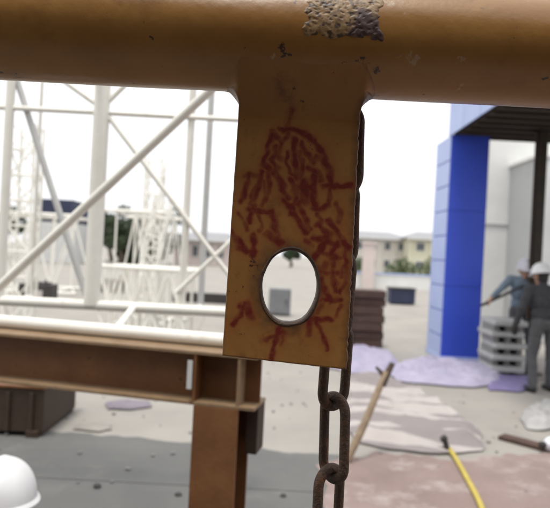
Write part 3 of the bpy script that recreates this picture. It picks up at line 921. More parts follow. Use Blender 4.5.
# small rocks
def rock(name, label, px, py, r, mat='darkmetal'):
    g = G(px, py)
    bm = bmesh.new(); bmesh.ops.create_icosphere(bm, subdivisions=3, radius=r)
    for v in bm.verts:
        v.co *= 1 + .35 * mnoise.noise(v.co * (1.6 / r) + Vector((px, py, 0)))
        v.co.z *= .6
    bm.verts.index_update()
    mb = MB(); mb.add([v.co + Vector((g.x, g.y, r * .45)) for v in bm.verts], [[v.index for v in f.verts] for f in bm.faces]); bm.free()
    tag(mb.build(name, M[mat], None, True), label, 'stone')
rock('stone', 'small dark stone on the shade-grey slab beside the white helmet', 97, 488, .026)
rock('stone', 'dark stone on the shade-grey slab close to the brown trestle column', 178, 496, .022)
rock('stone', 'dark stone lying on the shade-grey slab near the slab joint', 283, 497, .02)

# loose grit and chips, too many and too small to count
mb = MB()
for _ in range(650):
    x, y = random.uniform(-3.5, 4.5), random.uniform(2.2, 9.5)
    if random.random() > .5 + .5 * mnoise.noise(Vector((x * .8, y * .8, 3))): continue
    r = random.uniform(.005, .018)
    mb.box(x, y, .009 + r * .35, r * random.uniform(1, 2.6), r * random.uniform(.8, 1.6), r * .7, Matrix.Rotation(random.uniform(0, 3.1), 3, 'Z') @ Matrix.Rotation(random.uniform(-.3, .3), 3, 'X'))
tag(mb.build('grit', M['boardgap']), 'scattered grit and chips on the yard ground', 'grit', kind='stuff')

# ------------------------------------------------------------------ timber stack behind the chain
ys = F * H / ((348 - 254) - (370 - 275) * sr)
TG = 'dark timbers stacked behind the chain'
xa, xb = P(331, 330, ys).x, P(383.5, 330, ys).x
nz_ = 7
ht = P(369, 290, ys).z / nz_
proto = None
ORD = ['lowest', 'second', 'third', 'fourth', 'fifth', 'sixth', 'seventh']
for k in range(nz_):
    if proto is None:
        o = MB().box(0, 0, ht * .46, xb - xa, .45, ht * .92, None, .014).build('timber', M['timber_dark'], at=(0, 0, 0)); proto = o
    else:
        o = proto.copy(); C.objects.link(o)
    o.location = ((xa + xb) / 2 + random.uniform(-.03, .03), ys + .24 + random.uniform(-.03, .03), k * ht + .004)
    o.rotation_euler = (0, 0, random.uniform(-.05, .05))
    tag(o, ('topmost' if k == nz_ - 1 else ORD[k] + ('' if k == 0 else ' from the ground')) + ' dark brown timber in the stack behind the hanging chain', 'timber', TG)

# leaning stake with a forked head
base = G(344, 464); tip = P(388, 372, base.y + .25)
st = thing('wooden_stake', 'weathered wooden stake leaning over the tarpaulin, driven into the ground', 'stake', (base.x, base.y, 0))
q = base + (base - tip).normalized() * .08
MB().path([q + (tip - q) * t + Vector((.012 * math.sin(t * 5), .01 * math.cos(t * 4), 0)) for t in [k / 12 for k in range(13)]], lambda t: .034 - .008 * t, 8).build('shaft', M['wood'], st, True)
dv = (tip - base).normalized()
MB().path([tip - dv * .12, tip - dv * .02, tip + Vector((.035, 0, .075))], lambda t: .036 - .014 * t, 8).build('head', M['wood_dark'], st, True)
MB().path([tip - dv * .08, tip + Vector((-.05, 0, -.01)), tip + Vector((-.10, .0, .035))], lambda t: .022 - .010 * t, 7).build('prong', M['wood_dark'], st, True)

# yellow hose and the dark peg at its end
pts = [G(449, 452), G(456, 462), G(462, 473), G(470, 488), G(478, 503), G(484, 518), G(486, 540)]
sm = []
for i in range(len(pts) - 1):
    for k in range(5): sm.append(pts[i].lerp(pts[i + 1], k / 5))
for i in range(2, len(sm) - 2): sm[i] = (sm[i - 2] + sm[i] + sm[i + 2]) / 3
tag(MB().path([p + Vector((0, 0, .027)) for p in sm], .020, 10).build('hose', M['yellow'], None, True), 'yellow hose lying across the brown dusty ground', 'hose')
g = G(448, 453)
mb = MB(); mb.tube((g.x, g.y, 0), (g.x - .03, g.y + .01, .11), .028, .02); mb.tube((g.x - .03, g.y + .01, .105), (g.x - .05, g.y + .01, .13), .032, .03)
tag(mb.build('peg', M['darkmetal'], None, True), 'short dark peg at the end of the yellow hose', 'peg')

# plastic bottle, board and rag at the right edge
g = G(549, 454)
bt = thing('bottle', 'white plastic bottle with blue band lying on the ground at the board', 'bottle', (g.x, g.y, 0))
ax = Vector((1, .25, 0)).normalized()
def lathe(mb, o, ax, prof, n=20):
    q = ax.to_track_quat('Z', 'Y').to_matrix()
    vs = []
    for t, r in prof:
        for k in range(n):
            a = 2 * math.pi * k / n
            vs.append(o + ax * t + q.col[0] * math.cos(a) * r + q.col[1] * math.sin(a) * r)
    fs = [(i * n + k, i * n + (k + 1) % n, (i + 1) * n + (k + 1) % n, (i + 1) * n + k) for i in range(len(prof) - 1) for k in range(n)]
    fs += [tuple(range(n))[::-1], tuple(range((len(prof) - 1) * n, len(prof) * n))]
    mb.add(vs, fs)
o0 = Vector((g.x - .12, g.y, .072))
mb = MB(); lathe(mb, o0, ax, [(.09, .02), (.10, .035), (.14, .062), (.17, .066), (.40, .066), (.42, .055), (.425, .02)]); mb.build('body', M['plastic_white'], bt, True)
mb = MB(); lathe(mb, o0, ax, [(.19, .0662), (.192, .068), (.278, .068), (.28, .0662)]); mb.build('band', M['plastic_blue'], bt, True)
mb = MB(); lathe(mb, o0, ax, [(.045, .022), (.048, .026), (.092, .026), (.095, .022)]); mb.build('cap', M['darkmetal'], bt, True)
a, b = G(508, 444), G(556, 457)
mid_ = (a + b) / 2
ra = math.atan2(b.y - a.y, b.x - a.x)
tag(MB().box(mid_.x, mid_.y + .16, .02, (b - a).length, .14, .035, Matrix.Rotation(ra, 3, 'Z'), .005).build('plank', M['timber_dark']), 'dark plank lying on the ground behind the white bottle', 'plank')
crumpled('rag', 'heap of pale rags on the ground in front of the workers', 'rag', [(520, 420), (530, 410), (548, 404), (566, 408), (568, 426), (545, 432), (526, 430)], 'ragcloth', .08, 6.6, 30, freq=2.4)

# ------------------------------------------------------------------ entrance canopy with blue pillar
YCOL = F * H / ((362 - 254) * cr - (460 - 275) * sr)
can_x0 = P(447.5, 220, YCOL).x
can_x1 = P(485.5, 220, YCOL).x
depth = .85
zs_ = P(450, 134.5, YCOL).z
canopy = thing('entrance_canopy', 'entrance canopy with blue clad pillar and dark soffit', 'canopy', (can_x0 + .4, YCOL + .4, 0))
def pillar(x0, x1):
    MB().box((x0 + x1) / 2, YCOL + depth / 2, zs_ / 2, x1 - x0 - .02, depth - .02, zs_ - .004).build('pillar', M['blue'], canopy)
    # blue front panels with narrow joints
    npn = 3
    hp = zs_ / npn
    for k in range(npn):
        MB().box((x0 + x1) / 2, YCOL, hp * (k + .5), x1 - x0, .018, hp - .006, None, .002).build('front_panel', M['blue'], canopy)
    nps = 9
    hp = zs_ / nps
    for k in range(nps):
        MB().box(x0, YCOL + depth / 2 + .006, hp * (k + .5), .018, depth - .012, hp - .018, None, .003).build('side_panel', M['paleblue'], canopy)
    MB().box((x0 + x1) / 2, YCOL + depth / 2, .04, x1 - x0 + .03, depth + .05, .08, None, .006).build('plinth', M['paleblue'], canopy)
pillar(can_x0, can_x1)
pillar(can_x0 + 4.6, can_x0 + 4.6 + (can_x1 - can_x0))
cx0, cx1 = can_x0 - .009, can_x0 + 5.3
cy0, cy1 = 5.2, YCOL + .14
MB().box((cx0 + cx1) / 2 + .03, (cy0 + cy1) / 2, zs_ + .03, cx1 - cx0 - .08, cy1 - cy0 - .05, .06).build('soffit', M['soffit'], canopy)
for k in range(14):
    yy = cy0 + .2 + (cy1 - cy0 - .3) * k / 13
    MB().box((cx0 + cx1) / 2 + .03, yy, zs_ - .02, cx1 - cx0 - .12, .07, .05, None, .006).build('soffit_batten', M['soffit'], canopy)
MB().box((cx0 + cx1) / 2 + .03, (cy0 + cy1) / 2, zs_ + .56, cx1 - cx0 - .04, cy1 - cy0 - .02, 1.0).build('roof_slab', M['whitewall'], canopy)
for k in range(6):
    L_ = (cy1 - cy0) / 6
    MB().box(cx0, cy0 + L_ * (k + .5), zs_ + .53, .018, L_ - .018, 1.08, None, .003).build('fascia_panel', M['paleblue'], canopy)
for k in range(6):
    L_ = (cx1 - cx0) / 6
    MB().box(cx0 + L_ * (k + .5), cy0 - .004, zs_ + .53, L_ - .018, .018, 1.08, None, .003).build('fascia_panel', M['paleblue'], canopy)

# white building behind, with a projecting block, its side coloured grey as shade, and dark downpipe
bx0 = 4.72
wb = thing('white_building', 'white rendered building with projecting wing behind the workers', 'building', (7, 15, 0))
MB().box(bx0 + 4.5, 14.6, 2.9, 9, 1.2, 5.8, None, .01).build('wall', M['whitewall'], wb)
MB().box(bx0 + 4.5, 13.985, 1.52 + 1.05, 9.0, .03, .05, None, .004).build('joint_band', M['shadejoint'], wb)
wx = 5.48
zw = P(519, 163, 13.3).z
MB().box(wx + 2.5, 13.3, zw / 2, 5.0, 1.42, zw, None, .01).build('wing', M['shadejoint'], wb)
MB().box(wx + 2.56, 12.585, zw / 2, 4.9, .03, zw - .02, None, .004).build('wing_front', M['whitewall'], wb)
MB().box(wx + 2.5, 13.3, zw + .04, 5.1, 1.5, .08, None, .01).build('coping', M['whitewall'], wb)
MB().box(bx0 + 4.5, 14.6, 5.86, 9.1, 1.3, .12, None, .01).build('coping', M['whitewall'], wb)
for k in range(3):
    wxk = wx + 1.4 + k * 1.5
    f = MB().box(wxk, 12.56, 2.0, .9, .05, 1.2, None, .004).build('window', M['palesteel'], wb)
    MB().box(wxk, 12.53, 2.0, .8, .02, 1.1).build('pane', M['pane'], f)
dp_ = thing('steel_post', 'dark brown steel post standing in front of the white building wing', 'post', (P(539.5, 200, 8.9).x, 8.9, 0))
xx = dp_.location.x
MB().box(xx, 8.9, zs_ / 2 - .01, .115, .13, zs_ - .06, None, .006).build('shaft', M['darkpost'], dp_)
MB().box(xx, 8.9, .012, .26, .26, .024, None, .003).build('base_plate', M['darkpost'], dp_)
MB().box(xx - .085, 8.9, zs_ / 2 + .4, .035, .05, zs_ - .9, None, .004).build('conduit', M['crate'], dp_)

# ------------------------------------------------------------------ stack of pale boards by the workers
yb = F * H / ((385 - 254) - (505 - 275) * sr) + .45
xa, xb = P(494, 350, yb).x, P(527, 350, yb).x
lay = 5
hh = P(500, 321, yb).z / lay
proto = proto2 = None
for k in range(lay):
    z0 = k * hh
    for j in range(3):
        xx_ = xa + .06 + (xb - xa - .12) * j / 2
        if proto2 is None:
            o = MB().box(0, 0, hh * .28, .08, .5, hh * .54, None, .006).build('spacer_block', M['boardgap'], at=(0, 0, 0)); proto2 = o
        else:
            o = proto2.copy(); C.objects.link(o)
        o.location = (xx_, yb + .35, z0 + .006)
        tag(o, 'grey wooden spacer under the %s pale board of the stack' % ('lowest', 'second', 'third', 'fourth', 'topmost')[k], 'spacer', 'spacers in the board stack')
    if proto is None:
        o = MB().box(0, 0, 0, xb - xa, .62, hh * .42, None, .008).build('board', M['board'], at=(0, 0, 0)); proto = o
    else:
        o = proto.copy(); C.objects.link(o)
    o.location = ((xa + xb) / 2 + random.uniform(-.04, .04), yb + .33 + random.uniform(-.04, .04), z0 + hh * .55 + hh * .21 + .008)
    o.rotation_euler = (random.uniform(-.006, .006), 0, random.uniform(-.05, .05))
    tag(o, '%s thick pale board in the stack beside the grey worker' % ('lowest', 'second lowest', 'middle', 'second highest', 'topmost')[k], 'board', 'stacked pale boards')

# ------------------------------------------------------------------ people
def capsule(mb, a, ra, b, rb, n=14, rings=5):
    a, b = Vector(a), Vector(b)
    ax = (b - a)
    if ax.length < 1e-6: ax = Vector((0, 0, 1e-4)); b = a + ax
    d = ax.normalized()
    q = d.to_track_quat('Z', 'Y').to_matrix()
    ex, ey = q.col[0], q.col[1]
    prof = [(a - d * ra * math.cos(t), ra * math.sin(t)) for t in [math.pi / 2 * (k + .3) / (rings + .3) for k in range(rings)]] + [(a, ra), (b, rb)] + \
           [(b + d * rb * math.sin(t), rb * math.cos(t)) for t in [math.pi / 2 * (k + 1) / (rings + .3) for k in range(rings)]]
    vs = []
    for p, r in prof:
        for k in range(n):
            an = 2 * math.pi * k / n
            vs.append(p + ex * math.cos(an) * r + ey * math.sin(an) * r)
    m = len(prof)
    fs = [(i * n + k, i * n + (k + 1) % n, (i + 1) * n + (k + 1) % n, (i + 1) * n + k) for i in range(m - 1) for k in range(n)]
    fs += [tuple(range(n))[::-1], tuple(range((m - 1) * n, m * n))]
    mb.add(vs, fs)

def hand_bones(w, d, side, palm_n, zone='hand', curl=.5):
    """palm from the wrist along d, five bent fingers, thumb from the side of the palm"""
    d = d.normalized(); n_ = palm_n.normalized(); s_ = d.cross(n_).normalized() * side
    B = []
    for k, off in enumerate((-.026, -.009, .009, .026)):
        kn = w + d * (.088 - abs(off) * .25) + s_ * off
        B.append((w + s_ * off * .6 + d * .01, .014, kn, .0125, zone))
        ln = (.030, .036, .034, .026)[k]
        p1 = kn + (d * math.cos(curl * .6) + n_ * math.sin(curl * .6)) * ln
        p2 = p1 + (d * math.cos(curl * 1.5) + n_ * math.sin(curl * 1.5)) * ln * .85
        p3 = p2 + (d * math.cos(curl * 2.3) + n_ * math.sin(curl * 2.3)) * ln * .6
        B += [(kn, .0105, p1, .0098, zone), (p1, .0098, p2, .0092, zone), (p2, .0092, p3, .0085, zone)]
    t0 = w + d * .030 - s_ * .024
    t1 = t0 + (d * .7 - s_ * .6 + n_ * .4).normalized() * .042
    t2 = t1 + (d * .9 - s_ * .1 + n_ * .5).normalized() * .032
    B += [(t0, .0135, t1, .0115, zone), (t1, .0115, t2, .0095, zone)]
    return B

def helmet(parent_root, pos, rot3, mat):
    """dome with ridge and brim; pos is the middle of its rim"""
    mb = MB()
    vs, fs = [], []
    na, nr = 40, 14
    for j in range(nr + 1):
        t = math.pi / 2 * j / nr
        for k in range(na):
            a = 2 * math.pi * k / na
            r = math.cos(t)
            x, y, z = .118 * r * math.cos(a), .146 * r * math.sin(a), .150 * math.sin(t) ** .9
            if abs(x) < .022 and j > 2: z += .004 * (1 - abs(x) / .022)
            vs.append((x, y, z))
    for j in range(nr):
        for k in range(na):
            fs.append((j * na + k, j * na + (k + 1) % na, (j + 1) * na + (k + 1) % na, (j + 1) * na + k))
    mb.add([rot3 @ Vector(v) + pos for v in vs], fs)
    h = mb.build('helmet', M[mat], parent_root, True)
    mb = MB(); vs, fs = [], []
    for k in range(na):
        a = 2 * math.pi * k / na
        front = max(0, math.sin(a)) ** 2
        for rr, zz in ((.97, .012), (1.07, .001), (1.10, -.004 - .012 * front), (1.06, -.010 - .012 * front), (.96, -.002)):
            e = (rr - .97) * (1 + 2.4 * front)
            vs.append((.118 * (.97 + e) * math.cos(a), .146 * (.97 + e) * math.sin(a), zz))
    for k in range(na):
        k2 = (k + 1) % na
        for q in range(5):
            fs.append((k * 5 + q, k * 5 + (q + 1) % 5, k2 * 5 + (q + 1) % 5, k2 * 5 + q))
    mb.add([rot3 @ Vector(v) + pos for v in vs], fs)
    mb.build('brim', M[mat], h, True)
    return h

def person(label, loc, rz, bones, mats, head, head_rot, helm_mat, hair=True):
    root = thing('person', label, 'person', loc)
    Rm = Matrix.Rotation(rz, 4, 'Z')
    T = Matrix.Translation(loc) @ Rm
    hp = Vector(head); hr = head_rot
    hb = [(hp + hr @ Vector((0, -.012, .035)), .088, hp + hr @ Vector((0, .012, .02)), .084, 'skin'),
          (hp + hr @ Vector((0, .03, -.045)), .062, hp + hr @ Vector((0, .042, -.085)), .040, 'skin'),
          (hp + hr @ Vector((0, .092, .012)), .010, hp + hr @ Vector((0, .112, -.022)), .014, 'skin'),
          (hp + hr @ Vector((-.018, .088, -.058)), .011, hp + hr @ Vector((.018, .088, -.058)), .011, 'skin'),
          (hp + hr @ Vector((-.036, .078, .028)), .014, hp + hr @ Vector((.036, .078, .028)), .014, 'skin'),
          (hp + hr @ Vector((-.086, -.01, .015)), .014, hp + hr @ Vector((-.088, -.006, -.03)), .010, 'skin'),
          (hp + hr @ Vector((.086, -.01, .015)), .014, hp + hr @ Vector((.088, -.006, -.03)), .010, 'skin')]
    if hair:
        hb += [(hp + hr @ Vector((0, -.040, .03)), .082, hp + hr @ Vector((0, -.045, -.03)), .066, 'hair')]
    allb = list(bones) + hb
    mb = MB()
    for a, ra, b, rb, z in allb: capsule(mb, a, ra, b, rb)
    tmp = MB(); tmp.v, tmp.f = mb.v, mb.f
    o = tmp.build('tmp', None, at=(0, 0, 0))
    md = o.modifiers.new('r', 'REMESH'); md.mode = 'VOXEL'; md.voxel_size = .008; md.use_smooth_shade = True
    ms = o.modifiers.new('s', 'SMOOTH'); ms.factor = .5; ms.iterations = 3
    dg = bpy.context.evaluated_depsgraph_get()
    me = bpy.data.meshes.new_from_object(o.evaluated_get(dg))
    bpy.data.objects.remove(o)
    me.materials.clear()
    zones = list(mats.keys())
    for z in zones: me.materials.append(M[mats[z]])
    N = len(me.vertices); co = np.empty(N * 3); me.vertices.foreach_get('co', co); co = co.reshape(-1, 3)
    # cloth folds: push the surface in and out a little
    bestd = np.full(N, 1e9); bz = np.zeros(N, int)
    for a, ra, b, rb, z in allb:
        a, b = np.array(a), np.array(b); d = b - a
        L = max(d @ d, 1e-9)
        t = np.clip(((co - a) @ d) / L, 0, 1)
        dist = np.linalg.norm(co - (a + t[:, None] * d), axis=1) - (ra + (rb - ra) * t)
        k = dist < bestd
        bestd[k] = dist[k]; bz[k] = zones.index(z)
    clothz = [zones.index(z) for z in zones if z in ('jacket', 'trousers')]
    nr = np.empty(N * 3); me.vertices.foreach_get('normal', nr); nr = nr.reshape(-1, 3)
    for i in range(N):
        if bz[i] in clothz:
            p = Vector(co[i])
            f = .009 * mnoise.noise(Vector((p.x * 9, p.y * 9, p.z * 16))) + .005 * mnoise.noise(p * 30)
            co[i] += nr[i] * f
    me.vertices.foreach_set('co', co.reshape(-1))
    lv = np.empty(len(me.loops), int); me.loops.foreach_get('vertex_index', lv)
    ls = np.empty(len(me.polygons), int); me.polygons.foreach_get('loop_start', ls)
    me.polygons.foreach_set('material_index', bz[lv[ls]].astype(np.int32))
    me.polygons.foreach_set('use_smooth', [True] * len(me.polygons))
    me.update()
    body = bpy.data.objects.new('body', me); C.objects.link(body); body.parent = root
    root.rotation_euler = (0, 0, 0)
    me.transform(Rm)
    rot3 = Rm.to_3x3() @ hr
    W = lambda v: (T @ Vector(v))
    helmet(root, W(hp + hr @ Vector((0, -.004, .048))), rot3, helm_mat)
    for s in (-1, 1):
        e = MB(); capsule(e, W(hp + hr @ Vector((s * .032, .088, .008))), .010, W(hp + hr @ Vector((s * .034, .088, .008))), .010, 8, 3)
        e.build('eye', M['hair'], root, True)
    return root

V3 = Vector
def legs(hipz, spread, foot_f=0, knee=(0, 0), step=0.0):
    B = []
    for s in (-1, 1):
        hip = V3((s * .095, 0, hipz)); kn = V3((s * (.10 + spread * .5), .03 + knee[0 if s < 0 else 1], hipz * .53)); an = V3((s * (.10 + spread), s * step, .09))
        B += [(hip, .092, kn, .068, 'trousers'), (kn, .068, an, .056, 'trousers'),
              (an, .052, an + V3((0, -.015, -.045)), .045, 'boot'), (an + V3((0, -.02, -.05)), .040, an + V3((s * .015, .15, -.056)), .034, 'boot')]
    return B
def torso(hipz, shz, lean=0.0, w=.155):
    sh = V3((0, lean, shz))
    B = [(V3((-.07, 0, hipz + .02)), .105, V3((.07, 0, hipz + .02)), .105, 'trousers'),
         (V3((-.06, lean * .2, hipz + .14)), .108, V3((.06, lean * .2, hipz + .14)), .108, 'jacket'),
         (V3((-.07, lean * .6, hipz + .30)), .118, V3((.07, lean * .6, hipz + .30)), .118, 'jacket'),
         (V3((-.085, lean * .9, shz - .08)), .108, V3((.085, lean * .9, shz - .08)), .108, 'jacket'),
         (V3((-w, lean, shz - .01)), .066, V3((w, lean, shz - .01)), .066, 'jacket'),
         (V3((0, lean, shz - .02)), .07, V3((0, lean + .02, shz + .06)), .056, 'jacket'),
         (V3((0, lean + .01, shz + .03)), .052, V3((0, lean + .035, shz + .13)), .052, 'skin')]
    return B
def arm(sh, el, wr, hzone, side, pn, curl=.6):
    sh, el, wr = V3(sh), V3(el), V3(wr)
    B = [(sh, .068, el, .052, 'jacket'), (el, .052, wr, .038, 'jacket')]
    B += hand_bones(wr + (wr - el).normalized() * .02, (wr - el), side, V3(pn), hzone, curl)
    return B

# worker in dark grey: stands with his back three-quarters to the camera, arm hanging with a dark glove
g = G(541, 392)
hz = .86
B = legs(hz, .05, knee=(.02, .0), step=.05) + torso(hz, 1.33, .06)
B += arm((-.19, .06, 1.33), (-.31, .03, 1.06), (-.33, .13, .84), 'glove', -1, (1, .2, 0), .9)
B += arm((.19, .06, 1.33), (.27, .10, 1.06), (.22, .32, .98), 'glove', 1, (-1, 0, 0), .9)
mats = {'trousers': 'greycloth', 'jacket': 'jacketdark', 'skin': 'skin', 'glove': 'glove', 'boot': 'boot', 'hair': 'hair', 'hand': 'skin'}
person('worker in dark grey clothes and white helmet, dark glove hanging by the board stack', (g.x, g.y, 0), math.radians(8), B, mats,
       (0, .13, 1.475), Matrix.Rotation(math.radians(-10), 3, 'X'), 'helmet')

# worker behind the board stack in blue-grey, one arm stretched out to the left over the boards
Y2 = g.y + 1.55
g2 = P(522, 300, Y2)
hz = .90
B = legs(hz, .06) + torso(hz, 1.40, .05)
B += arm((.19, .05, 1.40), (.35, .20, 1.26), (.50, .36, 1.13), 'hand', 1, (0, .3, -1), .9)
B += arm((-.19, .05, 1.40), (-.27, .10, 1.14), (-.20, .34, 1.08), 'hand', -1, (1, 0, 0), .6)
mats = {'trousers': 'greycloth', 'jacket': 'bluecloth', 'skin': 'skin', 'glove': 'glove', 'boot': 'boot', 'hair': 'hair', 'hand': 'skin'}
person('worker in blue grey jacket and lilac grey helmet reaching over the board stack', (g2.x, Y2, 0), math.radians(170), B, mats,
       (0, .115, 1.545), Matrix.Rotation(math.radians(-12), 3, 'X'), 'helmet2')
# dark pole that rests on the board stack
hw_ = Matrix.Rotation(math.radians(170), 3, 'Z') @ Vector((.55, .43, 1.06)) + Vector((g2.x, Y2, 0))
pd = Vector((.86, .22, .40)).normalized()
tag(MB().tube(hw_ - pd * .16, hw_ + pd * .62, .022, .020).build('pole', M['darkmetal'], None, True), 'dark pole held by the worker in blue grey above the boards', 'pole')

# worker squatting by the trestle, mostly below the picture: white helmet
hp = P(1, 500, 2.1)
Bz = .27
loc = (hp.x + .02, 2.1 - .05, 0)
B = []
for s in (-1, 1):
    hip = V3((s * .10, -.12, .20)); kn = V3((s * .20, .20, .40)); an = V3((s * .15, .02, .09))
    B += [(hip, .095, kn, .068, 'trousers'), (kn, .068, an, .056, 'trousers'),
          (an, .05, an + V3((0, -.015, -.045)), .045, 'boot'), (an + V3((0, -.02, -.05)), .04, an + V3((s * .02, .15, -.056)), .034, 'boot')]
hh_ = hp.z - .048
sz = hh_ - .17
B += [(V3((-.07, -.13, .20)), .11, V3((.07, -.13, .20)), .11, 'trousers'),
      (V3((-.06, -.12, .32)), .112, V3((.06, -.12, .32)), .112, 'jacket'),
      (V3((-.08, -.04, sz - .08)), .115, V3((.08, -.04, sz - .08)), .115, 'jacket'),
      (V3((-.155, .0, sz)), .066, V3((.155, .0, sz)), .066, 'jacket'),
      (V3((0, 0, sz)), .066, V3((0, .03, sz + .11)), .053, 'skin')]
B += arm((-.19, 0, sz), (-.27, .16, sz - .20), (-.10, .36, sz - .22), 'hand', -1, (1, 0, 0), .7)
B += arm((.19, 0, sz), (.27, .16, sz - .20), (.10, .36, sz - .22), 'hand', 1, (-1, 0, 0), .7)
mats = {'trousers': 'greycloth', 'jacket': 'maroon', 'skin': 'skin', 'glove': 'glove', 'boot': 'boot', 'hair': 'hair', 'hand': 'skin'}
person('squatting worker in a white helmet beside the brown trestle', loc, math.radians(20), B, mats,
       (0, .05, hh_), Matrix.Rotation(math.radians(-6), 3, 'X'), 'helmet')

# ------------------------------------------------------------------ far background
def leaves_mesh(mb, centers, n_each, size, rs):
    vs, fs = [], []
    for (c, rx, rz_) in centers:
        for _ in range(n_each):
            d = rs.normal(size=3); d /= np.linalg.norm(d)
            rr = rs.uniform(.35, 1.0) ** .5
            p = np.array(c) + d * rr * np.array([rx, rx, rz_])
            if p[2] < .04: p[2] = .04 + rs.uniform(0, .1)
            t1 = rs.normal(size=3); t1 /= np.linalg.norm(t1)
            t2 = np.cross(t1, rs.normal(size=3)); t2 /= np.linalg.norm(t2)
            s = size * rs.uniform(.6, 1.3)
            k = len(vs)
            vs += [tuple(p - t1 * s), tuple(p + t2 * s * .5), tuple(p + t1 * s), tuple(p - t2 * s * .5)]
            fs.append((k, k + 1, k + 2, k + 3))
    mb.add(vs, fs)
def tree(label, px, Y, ztop, crown_r, seed, mat='leaf', group='trees beyond the yard'):
    rs = np.random.RandomState(seed)
    x = P(px, 254, Y).x
    t = thing('tree', label, 'tree', (x, Y, 0), group)
    mb = MB()
    trunk_h = ztop * .45
    mb.path([(x + .15 * math.sin(k * .9 + seed), Y, trunk_h * k / 6) for k in range(7)], lambda s: .22 * (1 - .5 * s), 8)
    cl = []
    for k in range(9):
        a = rs.uniform(0, 6.28); r = crown_r * rs.uniform(.15, .8)
        c = (x + math.cos(a) * r, Y + math.sin(a) * r, ztop - crown_r * .9 + rs.uniform(-.55, .55) * crown_r)
        cl.append((c, crown_r * rs.uniform(.32, .52), crown_r * rs.uniform(.28, .45)))
        mb.path([(x, Y, trunk_h * .85), ((x + c[0]) / 2, (Y + c[1]) / 2, trunk_h + (c[2] - trunk_h) * .6), c], lambda s: .10 * (1 - .7 * s), 6)
    mb.build('trunk', M['bark'], t, True)
    mb = MB(); leaves_mesh(mb, cl, 300, .16, rs)
    mb.build('crown', M[mat], t)
    return t
tree('low wide dark tree between the white post and the lying lattice sections', 120, 50, 3.9, 2.2, 31)
tree('low dark tree behind the upright lattice mast and lying sections', 146, 52, 3.7, 2.1, 32)
tree('dark tree just right of the stacked containers', 66, 62, 4.7, 2.0, 1)
tree('dark green tree behind the left end of the lying lattice sections', 111, 58, 5.9, 2.6, 2)
tree('bushy dark tree rising behind the middle of the lattice sections', 130, 62, 5.9, 2.9, 3)
tree('dark tree close behind the upright lattice mast', 158, 58, 5.8, 2.7, 4)
tree('small dark tree left of the slim lattice mast', 4, 58, 5.2, 2.0, 5)
tree('lone small tree seen through the hole of the lug plate', 291, 75, 2.6, 1.1, 6)
def hedge(name, label, px0, px1, Y, z1, seed):
    rs = np.random.RandomState(seed)
    t = thing(name, label, 'hedge', (P((px0 + px1) / 2, 254, Y).x, Y, 0), 'hedges along the low wall')
    xa, xb = P(px0, 254, Y).x, P(px1, 254, Y).x
    cl = []
    nn = max(3, int((xb - xa) / .35))
    for k in range(nn):
        f = (k + .5) / nn
        hgt = z1 * (.72 + .28 * math.sin(math.pi * f)) * rs.uniform(.92, 1.06)
        cl.append(((xa + (xb - xa) * f, Y, hgt * .52), .42, hgt * .5))
    mb = MB()
    for c in cl: mb.tube((c[0][0], Y, 0), (c[0][0], Y, c[0][2]), .03, .02, 6)
    mb.build('stem', M['bark'], t, True)
    mb = MB(); leaves_mesh(mb, cl, 420, .07, rs); mb.build('foliage', M['leaf2'], t)
hedge('hedge', 'rounded green hedge showing above the low white wall', 388, 419, 36, 1.85, 21)
hedge('hedge', 'dark green hedge close beside the blue pillar', 424, 438, 36, 2.0, 22)
hedge('hedge', 'green shrub between the lug plate and the pinkish gate pier', 354, 364, 36, 1.7, 23)

# low white wall
wy = 32.5
xa, xb = P(352, 254, wy).x, P(520, 254, wy).x
wall = thing('boundary_wall', 'low white boundary wall beyond the yard with flat coping', 'wall', ((xa + xb) / 2, wy, 0))
MB().box((xa + xb) / 2, wy, .40, xb - xa, .2, .80, None, .01).build('wall_body', M['whitewall'], wall)
MB().box((xa + xb) / 2, wy, .835, xb - xa + .1, .3, .07, None, .01).build('coping', M['paleblue'], wall)
px_ = P(368.5, 254, 32.2).x
pier = thing('gate_pier', 'pinkish rendered gate pier in front of the low white wall', 'pier', (px_, 32.1, 0))
MB().box(px_, 32.1, 1.2, .62, .5, 2.4, None, .015).build('shaft', M['pinkpost'], pier)
MB().box(px_, 32.1, 2.45, .76, .64, .12, None, .02).build('cap', M['pinkpost'], pier)

# dark bin
t, g, w, h = ground_box('waste_bin', 'dark navy steel bin in front of the low white wall', 'bin', 390, 415, 289, 305, .7, 'navy', .03)
MB().box(g.x, g.y + .35, h + .01, w + .06, .76, .05, None, .015).build('lid', M['darkmetal'], t)
for s in (-1, 1):
    MB().box(g.x + s * w * .36, g.y - .012, h * .5, .06, .03, h * .85, None, .006).build('rib', M['navy'], t)

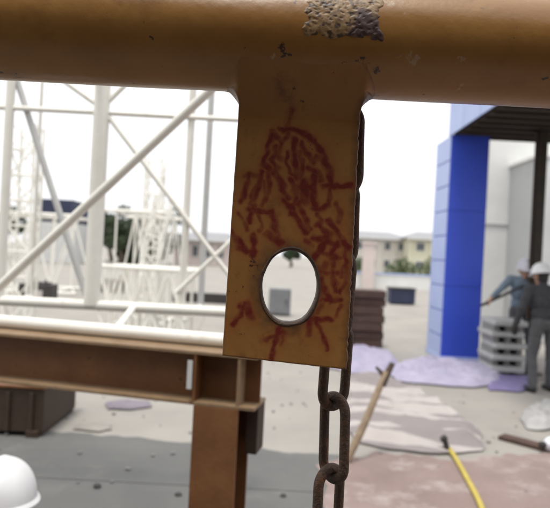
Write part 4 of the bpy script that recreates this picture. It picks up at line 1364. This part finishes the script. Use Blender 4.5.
# far building
def facade(name, label, px0, px1, Y, z1, mat, roofmat, rows, cols, dep=8):
    xa, xb = P(px0, 254, Y).x, P(px1, 254, Y).x
    t = thing(name, label, 'building', ((xa + xb) / 2, Y + dep / 2, 0))
    MB().box((xa + xb) / 2, Y + dep / 2, z1 / 2, xb - xa, dep, z1, None, .02).build('wall', M[mat], t)
    rf = MB(); 
    o_ = .5
    zt = z1 + .9
    rf.add([(xa - o_, Y - o_, z1), (xb + o_, Y - o_, z1), (xb + o_, Y + dep + o_, z1), (xa - o_, Y + dep + o_, z1),
            (xa + 1.6, Y + dep / 2, zt), (xb - 1.6, Y + dep / 2, zt)],
           [(0, 1, 5, 4), (1, 2, 5), (2, 3, 4, 5), (3, 0, 4), (3, 2, 1, 0)])
    rf.build('roof', M[roofmat], t)
    MB().box((xa + xb) / 2, Y - .5, z1 - .08, xb - xa + 1.0, .12, .2, None, .01).build('eaves', M['palesteel'], t)
    for r in range(rows):
        for c in range(cols):
            cxx = xa + (xb - xa) * (c + .5) / cols
            czz = z1 * (r + .55) / rows
            ww = (xb - xa) / cols * .42
            f = MB().box(cxx, Y - .03, czz, ww, .08, z1 / rows * .48, None, .01).build('window', M['palesteel'], t)
            MB().box(cxx - ww * .23, Y - .075, czz, ww * .40, .02, z1 / rows * .40).build('pane', M['pane'], f)
            MB().box(cxx + ww * .23, Y - .075, czz, ww * .40, .02, z1 / rows * .40).build('pane', M['pane'], f)
    for c in range(cols + 1):
        cxx = xa + (xb - xa) * c / cols
        MB().box(cxx, Y - .06, z1 / 2, .35, .14, z1 - .02, None, .01).build('pilaster', M[mat], t)
    return t
facade('far_house', 'long beige two storey building with grey roof beyond the low wall', 338, 408, 70, 4.15, 'beige', 'roofgrey', 2, 5)
facade('far_house', 'pale yellow house with grey roof next to the blue pillar', 410, 470, 66, 4.2, 'yellowfac', 'roofgrey', 2, 3)
facade('far_house', 'pinkish low house behind the right end of the white lattice', 176, 240, 62, 2.7, 'pinkpost', 'roofgrey', 1, 5, 5)

# stacked containers, left
def container(label, px0, px1, Y, z0, z1, mat):
    xa, xb = P(px0, 254, Y).x, P(px1, 254, Y).x
    t = thing('container', label, 'container', ((xa + xb) / 2, Y + 3, z0))
    MB().box((xa + xb) / 2, Y + 3, (z0 + z1) / 2, xb - xa, 6, z1 - z0 - .02, None, .02).build('body', M[mat], t)
    for k in range(9):
        MB().box(xa + (xb - xa) * (k + .5) / 9, Y - .03, (z0 + z1) / 2, (xb - xa) / 9 * .5, .06, z1 - z0 - .3, None, .01).build('rib', M[mat], t)
    for s in (xa, xb):
        MB().box(s, Y - .02, (z0 + z1) / 2, .14, .14, z1 - z0 - .01, None, .01).build('corner_post', M[mat], t)
container('pale shipping container carrying a dark blue one', 33, 71, 45, 0, 3.15, 'palesteel')
container('dark navy container stacked on top of a pale one', 33.5, 70.5, 45, 3.15, 4.9, 'navy')

# made-up unseen hall behind the viewpoint: its dark face shades the near side of the frame
blocker = thing('shade_blocker', 'added unseen dark hall facing the lifting frame', 'building', (0, -5.5, 0))
M['blocker'] = material('blocker_brown', (.07, .05, .035), (.05, .036, .026), 2, .7, .1)
HW = 4.1
MB().box(0, -4.6, HW / 2, 11, 6, HW, None, .02).build('wall', M['blocker'], blocker)
for k in range(20):
    MB().box(-5.3 + 10.6 * k / 19, -1.58, HW / 2 - .05, .12, .06, HW - .3, None, .01).build('blocker_rib', M['blocker'], blocker)
MB().box(0, -4.55, HW + .1, 11.4, 6.4, .2, None, .02).build('roof', M['roofgrey'], blocker)
